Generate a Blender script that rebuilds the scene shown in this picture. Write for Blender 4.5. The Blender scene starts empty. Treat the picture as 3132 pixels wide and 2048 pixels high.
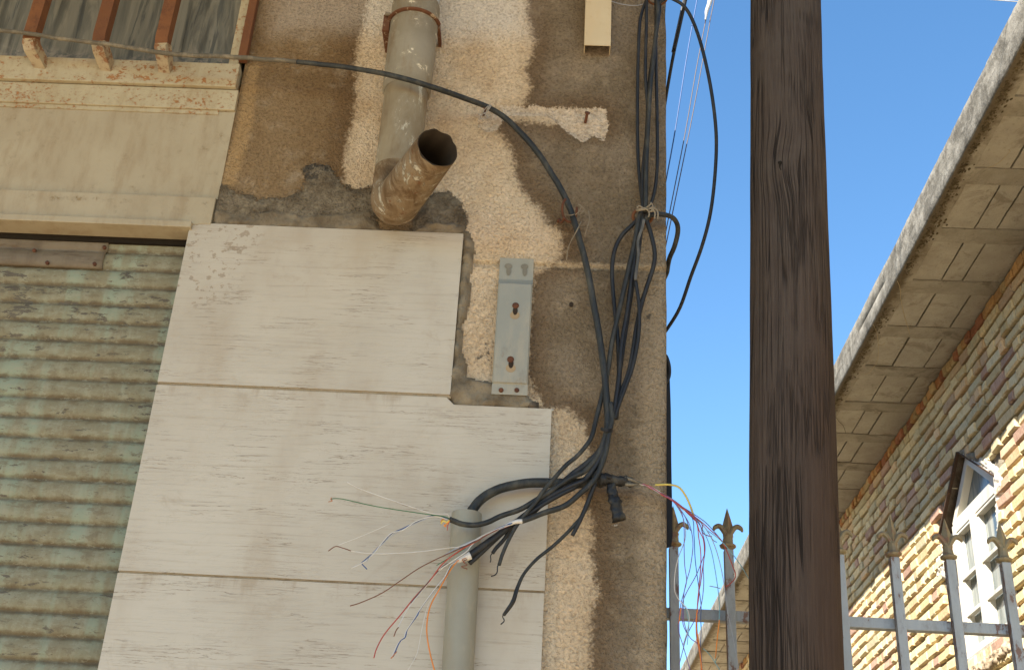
import bpy, bmesh, math, random
import numpy as np
from mathutils import Vector, Matrix, noise
random.seed(7)
S = bpy.context.scene
COL = S.collection

# ------------------------------------------------------------------ camera
PIT, YAW, ROLL, F = 0.489957607, -0.0317960628, 0.0573544968, 3742.66
FW = np.array([math.sin(YAW)*math.cos(PIT), math.cos(YAW)*math.cos(PIT), math.sin(PIT)])
_r = np.array([math.cos(YAW), -math.sin(YAW), 0.0]); _u = np.cross(_r, FW)
R = math.cos(ROLL)*_r + math.sin(ROLL)*_u
U = -math.sin(ROLL)*_r + math.cos(ROLL)*_u
CAM = np.array([0.0, -3.0, 1.6])
cd = bpy.data.cameras.new('camera'); cam = bpy.data.objects.new('camera', cd); COL.objects.link(cam)
cam.matrix_world = Matrix(((R[0], U[0], -FW[0], CAM[0]), (R[1], U[1], -FW[1], CAM[1]), (R[2], U[2], -FW[2], CAM[2]), (0, 0, 0, 1)))
cd.sensor_width = 36; cd.lens = 36*F/3132; cd.clip_start = .05; cd.clip_end = 2000
S.camera = cam

# ------------------------------------------------------------------ light
SUN = Vector((1, 1.3, -1.41)).normalized()          # direction the sunlight travels
sl = bpy.data.lights.new('sun', 'SUN'); sl.energy = 5.0; sl.angle = math.radians(.5); sl.color = (1, .93, .82)
so = bpy.data.objects.new('sun', sl); COL.objects.link(so); so.location = (-6, -3, 12)
so.rotation_euler = SUN.to_track_quat('-Z', 'Y').to_euler()
W = bpy.data.worlds.new('World'); S.world = W; W.use_nodes = True
wn = W.node_tree.nodes; wl = W.node_tree.links
sky = wn.new('ShaderNodeTexSky'); sky.sky_type = 'NISHITA'; sky.sun_disc = False
sky.sun_elevation = math.asin(-SUN.z); sky.sun_rotation = math.atan2(-SUN.x, -SUN.y)
sky.air_density = 1.0; sky.dust_density = 0; sky.ozone_density = 1.0; sky.altitude = 0
hs = wn.new('ShaderNodeHueSaturation'); hs.inputs['Saturation'].default_value = 1.22; hs.inputs['Hue'].default_value = .497; hs.inputs['Value'].default_value = 1.0
wl.new(sky.outputs[0], hs.inputs['Color']); wl.new(hs.outputs[0], wn['Background'].inputs[0]); wn['Background'].inputs[1].default_value = .09
S.view_settings.view_transform = 'Standard'; S.view_settings.look = 'None'
S.view_settings.exposure = 1.75; S.view_settings.gamma = 1
S.render.engine = 'CYCLES'; S.cycles.max_bounces = 8

# ------------------------------------------------------------------ where a pixel's ray meets a real plane
def ray(x, y): return FW + R*(x-1566)/F - U*(y-1024)/F
def PY(x, y, Y=0.0): d = ray(x, y); return CAM + d*(Y-CAM[1])/d[1]
def PX(x, y, X): d = ray(x, y); return CAM + d*X/d[0]
def PZ(x, y, Z): d = ray(x, y); return CAM + d*(Z-CAM[2])/d[2]
FR = dict(S=(0, 0, 1), D=(0, 0, 1/1.316), A=(1340, 0, 2.1615), B=(1340, 560, 2.1615), C=(950, 1280, 2.026), E=(1900, 1300, 1.932),
          F=(2020, 1574, 3.283), G=(1900, 560, 5.186), H=(2560, 1100, 3.283), I=(2560, 1574, 3.283), J=(2700, 700, 3.704), K=(2200, 0, 2.161),
          K2=(2200, 700, 2.161), L=(2800, 1300, 3.889), M=(2800, 1680, 4.229), N=(0, 640, 2.223), O=(2020, 0, 3.89), P=(640, 0, 2.161))
def px(fr, x, y): a, b, s = FR[fr]; return a+x/s, b+y/s
def xz(fr, pts, Y=0.0):
    o = []
    for x, y in pts: q = PY(*px(fr, x, y), Y); o.append((q[0], q[2]))
    return o

# ------------------------------------------------------------------ object helpers
def tag(o, label=None, cat=None, group=None, kind=None):
    if label: o['label'] = label
    if cat: o['category'] = cat
    if group: o['group'] = group
    if kind: o['kind'] = kind
    return o
def thing(name, loc, label, cat, group=None):
    o = bpy.data.objects.new(name, None); COL.objects.link(o); o.location = loc; o.empty_display_size = .05
    return tag(o, label, cat, group)
def mk(name, verts, faces, mats, parent=None, fmat=None, smooth=False, attrs=None, cols=None):
    """verts in world coordinates; placed under parent by subtracting its origin"""
    off = Vector((0, 0, 0)); p = parent
    while p is not None: off += p.location; p = p.parent
    me = bpy.data.meshes.new(name)
    me.from_pydata([(v[0]-off.x, v[1]-off.y, v[2]-off.z) for v in verts], [], [list(f) for f in faces])
    if not isinstance(mats, (list, tuple)): mats = [mats]
    for m in mats: me.materials.append(m)
    if fmat:
        for i, k in enumerate(fmat): me.polygons[i].material_index = k
    if smooth: me.polygons.foreach_set('use_smooth', [True]*len(me.polygons))
    for k, a in (attrs or {}).items():
        at = me.attributes.new(k, 'FLOAT', 'POINT'); at.data.foreach_set('value', np.asarray(a, dtype=np.float32))
    if cols is not None:
        at = me.attributes.new('tint', 'FLOAT_COLOR', 'FACE')
        at.data.foreach_set('color', np.asarray([list(c)+[1] for c in cols], dtype=np.float32).ravel())
    me.update()
    o = bpy.data.objects.new(name, me); COL.objects.link(o); o.parent = parent
    return o
class MB:
    def __init__(s): s.v = []; s.f = []; s.m = []
    def add(s, v, f, m=0):
        n = len(s.v); s.v += [tuple(a) for a in v]; s.f += [tuple(i+n for i in q) for q in f]; s.m += [m]*len(f)
    def box(s, x0, x1, y0, y1, z0, z1, m=0, ch=0.0):
        if ch <= 0:
            v = [(x, y, z) for x in (x0, x1) for y in (y0, y1) for z in (z0, z1)]
            s.add(v, [(0, 1, 3, 2), (4, 6, 7, 5), (0, 4, 5, 1), (2, 3, 7, 6), (0, 2, 6, 4), (1, 5, 7, 3)], m)
        else:
            bm = bmesh.new(); bmesh.ops.create_cube(bm, size=1)
            for w in bm.verts: w.co = Vector(((x0+x1)/2+w.co.x*(x1-x0), (y0+y1)/2+w.co.y*(y1-y0), (z0+z1)/2+w.co.z*(z1-z0)))
            bmesh.ops.bevel(bm, geom=bm.edges[:], offset=ch, segments=2, affect='EDGES', profile=.6)
            bm.verts.index_update(); s.add([w.co[:] for w in bm.verts], [[w.index for w in q.verts] for q in bm.faces], m); bm.free()
    def tube(s, pts, rad, seg=10, m=0, cap=True, sub=5, twist=0.0, wob=0.0, flat=1.0, ph=0.0, jit=0.0):
        pts = [Vector(p) for p in pts]
        rad = list(rad) if isinstance(rad, (list, tuple)) else [rad]*len(pts)
        if len(rad) != len(pts): rad = [np.interp(i/(len(pts)-1), np.linspace(0, 1, len(rad)), rad) for i in range(len(pts))]
        if sub > 1 and len(pts) > 2:
            q = []; rr = []
            P = [pts[0]*2-pts[1]]+pts+[pts[-1]*2-pts[-2]]
            for i in range(1, len(P)-2):
                for k in range(sub):
                    t = k/sub; a, b, c, d = P[i-1], P[i], P[i+1], P[i+2]
                    q.append(.5*((2*b)+(c-a)*t+(2*a-5*b+4*c-d)*t*t+(3*b-a-3*c+d)*t*t*t)); rr.append(rad[i-1]*(1-t)+rad[i]*t)
            q.append(pts[-1]); rr.append(rad[-1]); pts, rad = q, rr
        if wob:
            for i in range(len(pts)): pts[i] = pts[i]+noise.noise_vector(pts[i]*14)*wob
        n = len(pts); T = [(pts[min(i+1, n-1)]-pts[max(i-1, 0)]).normalized() for i in range(n)]
        up = Vector((0, 0, 1)) if abs(T[0].z) < .9 else Vector((0, 1, 0))
        nx = T[0].cross(up).normalized(); v = []; f = []
        for i in range(n):
            nx = (nx-T[i]*nx.dot(T[i])).normalized(); by = T[i].cross(nx)
            for k in range(seg):
                a = 2*math.pi*k/seg+twist*i+ph
                q_ = pts[i]+(nx*math.cos(a)+by*math.sin(a)*flat)*rad[i]; v.append(tuple(q_+noise.noise_vector(q_*110)*jit if jit else q_))
        for i in range(n-1):
            for k in range(seg):
                a = i*seg+k; b = i*seg+(k+1) % seg; f.append((a, b, b+seg, a+seg))
        if cap: f.append(tuple(range(seg-1, -1, -1))); f.append(tuple((n-1)*seg+k for k in range(seg)))
        s.add(v, f, m)
    def build(s, name, mats, parent=None, smooth=False, **k):
        return mk(name, s.v, s.f, mats, parent, s.m, smooth, **k)
def path(fr, pts, Y=-.03):
    """image points -> points in the plane Y (third value of a point: its own Y)"""
    out = []; n = len(pts)
    for i, p in enumerate(pts):
        y = p[2] if len(p) > 2 else (Y if not isinstance(Y, (list, tuple)) else float(np.interp(i/(n-1), np.linspace(0, 1, len(Y)), Y)))
        out.append(tuple(PY(*px(fr, p[0], p[1]), y)))
    return out
def sdf(poly, X, Z):
    """signed distance, positive inside, for numpy arrays X, Z"""
    P = np.array(poly); d = np.full(X.shape, 1e9); ins = np.zeros(X.shape, bool); n = len(P)
    for i in range(n):
        a = P[i]; b = P[(i+1) % n]; e = b-a; wx = X-a[0]; wz = Z-a[1]
        t = np.clip((wx*e[0]+wz*e[1])/(e@e+1e-12), 0, 1)
        d = np.minimum(d, np.hypot(wx-e[0]*t, wz-e[1]*t))
        c = ((a[1] > Z) != (b[1] > Z)) & (X < (b[0]-a[0])*(Z-a[1])/(b[1]-a[1]+1e-12)+a[0])
        ins ^= c
    return np.where(ins, d, -d)

# ------------------------------------------------------------------ material helper
class Mat:
    def __init__(s, name, rough=.85, metal=0.0, spec=.3):
        s.m = bpy.data.materials.new(name); s.m.use_nodes = True; s.n = s.m.node_tree.nodes; s.l = s.m.node_tree.links
        s.b = s.n['Principled BSDF']; s.b.inputs['Roughness'].default_value = rough; s.b.inputs['Metallic'].default_value = metal
        s.b.inputs['Specular IOR Level'].default_value = spec
        s.pos = s.n.new('ShaderNodeNewGeometry').outputs['Position']
    def put(s, inp, v):
        if isinstance(v, bpy.types.NodeSocket): s.l.new(v, inp)
        elif isinstance(v, (tuple, list)): inp.default_value = (*v, 1) if len(v) == 3 and inp.type == 'RGBA' else v
        elif inp.type == 'RGBA': inp.default_value = (v, v, v, 1)
        else: inp.default_value = v
    def vec(s, sc=(1, 1, 1), loc=(0, 0, 0), v=None, rot=(0, 0, 0)):
        n = s.n.new('ShaderNodeMapping'); s.put(n.inputs['Vector'], v or s.pos); n.inputs['Scale'].default_value = sc
        n.inputs['Location'].default_value = loc; n.inputs['Rotation'].default_value = rot; return n.outputs[0]
    def noise(s, sc=5, det=4, rough=.55, v=None, dist=0.0, col=False):
        n = s.n.new('ShaderNodeTexNoise'); s.put(n.inputs['Vector'], v or s.pos); n.inputs['Scale'].default_value = sc
        n.inputs['Detail'].default_value = det; n.inputs['Roughness'].default_value = rough; n.inputs['Distortion'].default_value = dist
        return n.outputs[1 if col else 0]
    def voro(s, sc=5, v=None, feat='F1', out=0, rnd=1.0):
        n = s.n.new('ShaderNodeTexVoronoi'); n.feature = feat; s.put(n.inputs['Vector'], v or s.pos); n.inputs['Scale'].default_value = sc
        n.inputs['Randomness'].default_value = rnd; return n.outputs[out]
    def ma(s, op, a, b=0.0, c=0.0, clamp=False):
        n = s.n.new('ShaderNodeMath'); n.operation = op; n.use_clamp = clamp
        s.put(n.inputs[0], a); s.put(n.inputs[1], b); s.put(n.inputs[2], c); return n.outputs[0]
    def step(s, v, lo, hi):
        n = s.n.new('ShaderNodeMapRange'); n.interpolation_type = 'SMOOTHSTEP'
        s.put(n.inputs['Value'], v); n.inputs['From Min'].default_value = lo; n.inputs['From Max'].default_value = hi; return n.outputs[0]
    def mix(s, f, a, b, mode='MIX'):
        n = s.n.new('ShaderNodeMix'); n.data_type = 'RGBA'; n.blend_type = mode
        s.put(n.inputs[0], f); s.put(n.inputs[6], a); s.put(n.inputs[7], b); return n.outputs[2]
    def attr(s, name, out=2):
        n = s.n.new('ShaderNodeAttribute'); n.attribute_name = name; return n.outputs[out]
    def xyz(s, v=None):
        n = s.n.new('ShaderNodeSeparateXYZ'); s.put(n.inputs[0], v or s.pos); return n.outputs
    def bump(s, h, st=.5, d=.01, nrm=None):
        n = s.n.new('ShaderNodeBump'); n.inputs['Strength'].default_value = st; n.inputs['Distance'].default_value = d
        s.put(n.inputs['Height'], h)
        if nrm: s.put(n.inputs['Normal'], nrm)
        return n.outputs[0]
    def done(s, col, bump=None, rough=None, metal=None):
        s.put(s.b.inputs['Base Color'], col)
        if bump: s.put(s.b.inputs['Normal'], bump)
        if rough is not None: s.put(s.b.inputs['Roughness'], rough)
        if metal is not None: s.put(s.b.inputs['Metallic'], metal)
        return s.m

def c8(r, g, b):
    f = lambda v: ((v/255+.055)/1.055)**2.4 if v > 10 else v/255/12.92
    return (f(r), f(g), f(b))

# ---- stucco
def stucco():
    m = Mat('stucco', .95, spec=.15)
    fine = m.noise(170, 3, .6); mid = m.noise(38, 4, .6); big = m.noise(4, 4, .6); edge = m.noise(26, 5, .7); grain = m.voro(150)
    off = m.ma('ADD', m.ma('MULTIPLY', m.ma('SUBTRACT', edge, .5), .06), m.ma('MULTIPLY', m.ma('SUBTRACT', m.noise(105, 3, .65), .5), .055))
    L = m.ma('ADD', m.attr('light'), off)
    light = m.step(L, -.013, .013)
    brown = m.mix(m.step(big, .35, .65), (.175, .108, .05), (.235, .158, .083))
    brown = m.mix(m.step(m.xyz()[0], -.45, -.1), brown, m.mix(m.step(big, .35, .65), (.165, .122, .075), (.235, .18, .12)))
    brown = m.mix(m.step(m.noise(11, 4, .7), .5, .75), brown, (.30, .23, .15))
    brown = m.mix(m.ma('MULTIPLY', m.step(L, -.10, -.01), .6), brown, (.115, .066, .030))
    lc = m.mix(m.step(m.noise(6, 4, .65), .35, .7), (.545, .41, .262), (.625, .495, .34))
    lc = m.mix(m.ma('MULTIPLY', m.step(m.noise(18, 5, .7), .55, .72), .45), lc, (.40, .27, .15))
    lc = m.mix(m.ma('MULTIPLY', m.step(m.noise(3.2, 5, .65, v=m.vec((1.5, 1, .8), (5, 0, 2))), .45, .68), .55), lc, (.42, .285, .16))
    lc = m.mix(m.ma('MULTIPLY', m.step(L, .05, .0), .4), lc, (.40, .29, .17))
    col = m.mix(light, brown, lc)
    pale = m.step(m.ma('ADD', m.attr('pale'), m.ma('MULTIPLY', m.ma('SUBTRACT', mid, .5), .08)), -.05, .09)
    col = m.mix(m.ma('MULTIPLY', pale, .8), col, m.mix(light, (.36, .30, .235), (.62, .565, .49)))
    ochre = m.step(m.ma('ADD', m.attr('ochre'), m.ma('MULTIPLY', off, .3)), -.012, .012)
    col = m.mix(m.ma('MULTIPLY', ochre, .75), col, (.36, .235, .11))
    band = m.step(m.ma('ADD', m.attr('band'), m.ma('MULTIPLY', off, .35)), -.006, .01)
    bc = m.mix(m.noise(9, 5, .7, v=m.vec((6, 1, 1))), (.30, .22, .13), (.68, .56, .40))
    col = m.mix(m.ma('MULTIPLY', band, .8), col, bc)
    ed = m.step(m.ma('ADD', m.attr('edge'), m.ma('MULTIPLY', m.ma('SUBTRACT', m.noise(16, 5, .7), .5), .1)), -.02, .03)
    col = m.mix(m.ma('MULTIPLY', ed, .42), col, (.42, .32, .20))
    chip = m.step(m.ma('ADD', m.attr('chip'), m.ma('MULTIPLY', off, .5)), -.002, .003)
    chc = m.mix(m.noise(45, 5, .7), (.33, .23, .14), (.80, .68, .52))
    col = m.mix(chip, col, chc)
    cem = m.step(m.ma('ADD', m.attr('cement'), m.ma('MULTIPLY', off, .9)), -.002, .003)
    cc = m.mix(m.step(m.noise(14, 5, .7), .35, .7), (.11, .083, .052), (.25, .205, .14))
    col = m.mix(cem, col, cc)
    pm = m.ma('MULTIPLY', m.step(m.ma('ADD', m.attr('mark'), m.ma('MULTIPLY', off, .3)), -.002, .002), m.step(m.noise(90, 3, .6), .42, .52))
    col = m.mix(m.ma('MULTIPLY', pm, .8), col, (.05, .045, .038))
    pw = m.ma('MULTIPLY', m.step(m.ma('ADD', m.attr('white'), m.ma('MULTIPLY', off, .2)), -.002, .002), m.step(m.noise(100, 3, .6), .45, .5))
    col = m.mix(m.ma('MULTIPLY', pw, .85), col, (.62, .58, .5))
    # speckle of the sprayed render
    g1 = m.noise(115, 3, .6, dist=.6); g2 = m.noise(62, 4, .7, dist=.8)
    col = m.mix(m.ma('MULTIPLY', m.step(g1, .52, .63), .42), col, m.mix(1.0, col, (.42, .38, .32), 'MULTIPLY'))
    col = m.mix(m.ma('MULTIPLY', m.step(g1, .47, .36), .38), col, m.mix(1.0, col, (1.5, 1.45, 1.35), 'MULTIPLY'))
    col = m.mix(m.ma('MULTIPLY', m.step(g2, .55, .7), .35), col, m.mix(1.0, col, (.6, .56, .5), 'MULTIPLY'))
    spot = m.step(m.voro(17), .055, .03)
    col = m.mix(m.ma('MULTIPLY', spot, .6), col, (.09, .055, .03))
    h = m.ma('SUBTRACT', m.ma('MULTIPLY', mid, .7), m.ma('ADD', m.ma('MULTIPLY', g1, 1.3), m.ma('MULTIPLY', g2, .6)))
    h = m.ma('ADD', h, m.ma('MULTIPLY', m.ma('MULTIPLY', cem, 1.6), m.noise(22, 5, .7)))
    h = m.ma('ADD', h, m.ma('MULTIPLY', chip, m.ma('SUBTRACT', m.ma('MULTIPLY', m.noise(28, 4, .7), 3), 1.6)))
    h = m.ma('ADD', h, m.ma('MULTIPLY', light, .25))
    return m.done(col, m.bump(h, 1.0, .009))
STUCCO = stucco()
def cement(name='cement', a=(.11, .083, .052), b=(.25, .205, .14), sc=14, bs=.9, bd=.012):
    m = Mat(name, .95, spec=.1)
    n = m.noise(sc, 6, .7); col = m.mix(m.step(n, .3, .7), a, b)
    col = m.mix(m.ma('MULTIPLY', m.step(m.noise(sc*4, 4, .7), .5, .7), .4), col, a)
    return m.done(col, m.bump(m.ma('ADD', n, m.ma('MULTIPLY', m.noise(sc*7, 4, .7), .4)), bs, bd))
MORTAR = cement()
RENDER = cement('plain_render', (.30, .24, .17), (.42, .35, .26), 5, .5, .006)

def marble():
    m = Mat('marble', .55, spec=.35)
    v = m.vec((1.1, 1, 26)); n = m.noise(3.2, 6, .65, v=v, dist=.35)
    col = m.mix(m.step(m.noise(1.6, 4, .6), .3, .7), (.385, .34, .265), (.455, .408, .325))
    col = m.mix(m.ma('MULTIPLY', m.step(n, .52, .72), .38), col, (.285, .235, .17))
    vein = m.step(m.ma('ABSOLUTE', m.ma('SUBTRACT', m.noise(2.2, 5, .62, v=m.vec((1.3, 1, 34), (3, 0, 1)), dist=.5), .5)), .012, .0)
    brk = m.step(m.noise(5, 3, .5, v=m.vec((1, 1, 2.5))), .48, .62)
    col = m.mix(m.ma('MULTIPLY', m.ma('MULTIPLY', vein, brk), .9), col, (.15, .11, .07))
    v2 = m.step(m.ma('ABSOLUTE', m.ma('SUBTRACT', m.noise(4, 5, .65, v=m.vec((1.6, 1, 30), (7, 0, 4)), dist=.8), .53)), .01, .0)
    col = m.mix(m.ma('MULTIPLY', m.ma('MULTIPLY', v2, m.step(m.noise(7, 3, .5), .52, .6)), .6), col, (.215, .165, .115))
    dust = m.step(m.noise(2.4, 5, .6, v=m.vec((2.2, 1, 1))), .45, .75)
    col = m.mix(m.ma('MULTIPLY', dust, .45), col, (.305, .235, .15))
    z = m.xyz()[2]
    for zj in (2.9985, 2.4733):
        dd = m.ma('SUBTRACT', zj, z); run = m.noise(14, 5, .7, v=m.vec((1, 1, .12), (0, 0, zj)))
        dm = m.ma('MULTIPLY', m.step(dd, -.001, .004), m.step(m.ma('ADD', dd, m.ma('MULTIPLY', m.ma('SUBTRACT', .62, run), .28)), .05, .0))
        col = m.mix(m.ma('MULTIPLY', dm, .38), col, (.25, .18, .10))
    col = m.mix(m.ma('MULTIPLY', m.step(m.noise(9, 6, .72, dist=.6), .56, .70), .3), col, (.285, .225, .15))
    pit = m.step(m.noise(60, 4, .7), .70, .74)
    corner = m.step(m.ma('ADD', m.attr('chip'), m.ma('MULTIPLY', m.ma('SUBTRACT', m.noise(30, 4, .7), .5), .06)), -.01, .03)
    pit2 = m.ma('MULTIPLY', corner, m.step(m.noise(42, 4, .65, v=m.vec((1, 1, 1.3))), .58, .61))
    col = m.mix(m.ma('MULTIPLY', m.ma('MAXIMUM', m.ma('MULTIPLY', pit, .5), pit2), .6), col, (.225, .165, .10))
    h = m.ma('SUBTRACT', m.ma('MULTIPLY', n, .25), m.ma('ADD', m.ma('MULTIPLY', vein, .3), m.ma('MULTIPLY', pit2, .8)))
    return m.done(col, m.bump(h, .35, .003))
MARBLE = marble()

def painted(name, base, base2, rust, lo=.55, hi=.62, rsc=30, dirt=None, rough=.6, streak=(1, 1, 1), amt=1.0, metal=0.0, bst=.4, lines=(), side=0.0):
    m = Mat(name, rough, metal, .35)
    col = m.mix(m.step(m.noise(3.5, 5, .6), .3, .7), base, base2)
    if dirt: col = m.mix(m.ma('MULTIPLY', m.step(m.noise(7, 5, .7, v=m.vec((2.5, 2.5, .7))), .42, .72), .7), col, dirt)
    gate = m.ma('MULTIPLY', m.ma('SUBTRACT', m.noise(4.5, 3, .5), .5), .25)
    rn = m.ma('ADD', m.noise(rsc, 6, .72, v=m.vec(streak)), gate)
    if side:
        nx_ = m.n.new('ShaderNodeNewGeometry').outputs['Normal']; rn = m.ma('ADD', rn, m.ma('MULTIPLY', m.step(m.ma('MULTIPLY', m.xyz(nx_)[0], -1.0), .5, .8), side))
    for z0, a_ in lines:                                           # joints hold water, so rust starts there
        dz = m.ma('ABSOLUTE', m.ma('SUBTRACT', m.xyz()[2], z0)); lw = m.step(m.noise(2.6, 4, .6, v=m.vec((1, 1, 0), (z0, 0, 0))), .38, .62)
        rn = m.ma('ADD', rn, m.ma('MULTIPLY', m.ma('MULTIPLY', m.step(dz, .022, .0), lw), a_))
    r = m.ma('MULTIPLY', m.step(rn, lo, hi), amt)
    rc = m.mix(m.noise(60, 3, .6), rust, tuple(min(1, k*1.9) for k in rust))
    col = m.mix(r, col, rc)
    halo = m.ma('MULTIPLY', m.step(rn, lo-.09, lo), .3)
    col = m.mix(halo, col, tuple(k*.5+b*.4 for k, b in zip(rust, base)))
    h = m.ma('ADD', m.ma('MULTIPLY', r, -.6), m.ma('MULTIPLY', m.noise(rsc*3, 3, .6), .5))
    return m.done(col, m.bump(h, bst, .003))
CREAM = painted('cream_paint', (.345, .29, .18), (.41, .35, .23), (.21, .082, .020), .59, .635, 62, (.29, .22, .12), streak=(1, 1, 1.3), lines=((4.0355, .16), (4.078, .1), (3.478, .12), (3.965, .06)))
PANEL = painted('cream_panel', (.31, .255, .165), (.355, .30, .20), (.17, .12, .06), .66, .71, 26, (.25, .185, .105), lines=((3.965, .1), (3.585, .13)))
CREAMFOOT = painted('flaking_cream', (.38, .31, .20), (.33, .265, .165), (.14, .058, .022), .50, .54, 30)
CHANNEL = painted('channel_paint', (.52, .42, .26), (.46, .365, .22), (.30, .13, .04), .64, .68, 22, (.5, .38, .22))
RUST = painted('rust', (.205, .082, .030), (.14, .055, .022), (.09, .035, .016), .5, .62, 22, rough=.9)
DARKRUST = painted('dark_rust', (.13, .05, .022), (.09, .035, .018), (.05, .02, .012), .5, .62, 30, rough=.9)
PIPEM = painted('weathered_pipe', (.255, .225, .165), (.185, .155, .105), (.42, .37, .27), .60, .64, 15, (.15, .10, .05), rough=.7)
def crusted():
    m = Mat('crusted_elbow', .85, spec=.2)
    v = m.vec((1, 1, .5)); n = m.noise(12, 6, .7, v=v, dist=.8); n2 = m.noise(30, 6, .75, v=v, dist=.6)
    col = m.mix(m.step(n, .35, .62), (.105, .062, .028), (.235, .17, .10))
    col = m.mix(m.ma('MULTIPLY', m.step(n2, .5, .66), .6), col, (.31, .265, .185))
    w = m.step(m.ma('ADD', n, m.ma('MULTIPLY', m.ma('SUBTRACT', n2, .5), .45)), .565, .60)
    col = m.mix(w, col, m.mix(n2, (.30, .25, .17), (.52, .48, .38)))
    col = m.mix(m.ma('MULTIPLY', m.step(m.noise(26, 5, .7, v=m.vec((1, 1, .4), (4, 4, 4))), .60, .66), .8), col, (.14, .055, .022))
    h = m.ma('ADD', m.ma('MULTIPLY', w, .8), n2)
    return m.done(col, m.bump(h, .8, .006))
ELBOWM = crusted()
LOWERM = painted('lime_stained_pipe', (.25, .205, .13), (.175, .13, .075), (.36, .33, .25), .55, .60, 13, (.14, .09, .045), rough=.8, streak=(1, 1, .4), bst=.7)
PIPETOP = painted('pale_pipe', (.40, .43, .44), (.36, .385, .39), (.2, .12, .07), .72, .76, 17, rough=.6)
BRACKET = painted('grey_metal', (.255, .25, .205), (.215, .215, .18), (.17, .115, .065), .66, .72, 24, (.33, .29, .21), rough=.55, streak=(1, 1, .6))
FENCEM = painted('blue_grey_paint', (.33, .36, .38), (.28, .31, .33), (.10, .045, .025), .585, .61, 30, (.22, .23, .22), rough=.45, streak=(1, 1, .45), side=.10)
FINIAL = painted('bronze_paint', (.27, .22, .125), (.17, .145, .09), (.13, .07, .045), .53, .60, 34, rough=.5)
CONDUIT = painted('conduit', (.275, .262, .20), (.215, .20, .15), (.46, .38, .26), .61, .65, 12, (.24, .205, .14), rough=.5, streak=(1, 1, .35))

def shutter_mat():
    m = Mat('shutter_paint', .65, spec=.3); x, y, z = m.xyz()
    mint = m.step(m.noise(3.0, 4, .6, v=m.vec((3.2, 1, .55), (1.3, 0, 0))), .46, .62)
    col = m.mix(mint, (.185, .165, .10), (.215, .245, .17))
    col = m.mix(m.ma('MULTIPLY', m.step(m.noise(26, 4, .7, v=m.vec((1, 1, .5))), .45, .7), .55), col, (.26, .255, .18))
    drt = m.ma('ADD', m.attr('groove'), m.ma('MULTIPLY', m.ma('SUBTRACT', m.noise(16, 5, .7, v=m.vec((1, 1, .6))), .5), 1.1))
    col = m.mix(m.ma('MULTIPLY', m.step(drt, .60, 1.1), .85), col, (.085, .055, .024))
    col = m.mix(m.ma('MULTIPLY', m.step(m.noise(9, 5, .7, v=m.vec((2, 1, .8), (0, 0, 5))), .5, .7), .45), col, (.155, .115, .062))
    ch = m.noise(17, 6, .75, v=m.vec((.8, 1, 2.6)))
    gate = m.ma('MULTIPLY', m.ma('SUBTRACT', m.noise(2.2, 3, .5), .5), .3)
    fl = m.noise(34, 5, .75, v=m.vec((.7, 1, 1.6)))
    col = m.mix(m.ma('MULTIPLY', m.step(fl, .54, .60), .5), col, (.25, .24, .165))
    col = m.mix(m.ma('MULTIPLY', m.step(fl, .45, .40), .45), col, (.115, .085, .045))
    c = m.step(m.ma('ADD', ch, gate), .585, .60)
    col = m.mix(c, col, m.mix(m.noise(30, 3), (.06, .045, .03), (.14, .125, .09)))
    h = m.ma('ADD', m.ma('MULTIPLY', c, -.8), m.ma('MULTIPLY', m.noise(60, 4, .6), .4))
    return m.done(col, m.bump(h, .5, .003))
SHUT = shutter_mat()
PLATE = painted('brown_plate', (.12, .092, .058), (.165, .13, .085), (.07, .045, .025), .6, .68, 15, (.085, .06, .035), rough=.6, streak=(.5, 1, 2.5))

def dusty_glass():
    m = Mat('dusty_glass', .35, spec=.5)
    v = m.vec((5, 1, .5), rot=(0, .1, 0))
    n = m.noise(3.0, 6, .65, v=v, dist=.8); n2 = m.noise(8, 5, .6, v=m.vec((3.4, 1, .35)), dist=1.0); lo = m.noise(8, 5, .7, dist=1)
    col = m.mix(m.step(n, .35, .65), (.055, .058, .05), (.175, .165, .13))
    col = m.mix(m.ma('MULTIPLY', m.step(n2, .5, .66), .6), col, (.24, .22, .165))
    col = m.mix(m.ma('MULTIPLY', m.step(n2, .42, .34), .7), col, (.035, .042, .042))
    z = m.xyz()[2]
    col = m.mix(m.ma('MULTIPLY', m.step(m.ma('ADD', z, m.ma('MULTIPLY', lo, .28)), 4.36, 4.22), .7), col, m.mix(m.step(m.noise(19, 5, .7, dist=1.5), .4, .6), (.045, .06, .07), (.33, .28, .22)))
    return m.done(col, m.bump(n2, .3, .004), rough=m.mix(m.step(n, .3, .6), .25, .8))
DGLASS = dusty_glass()

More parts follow.
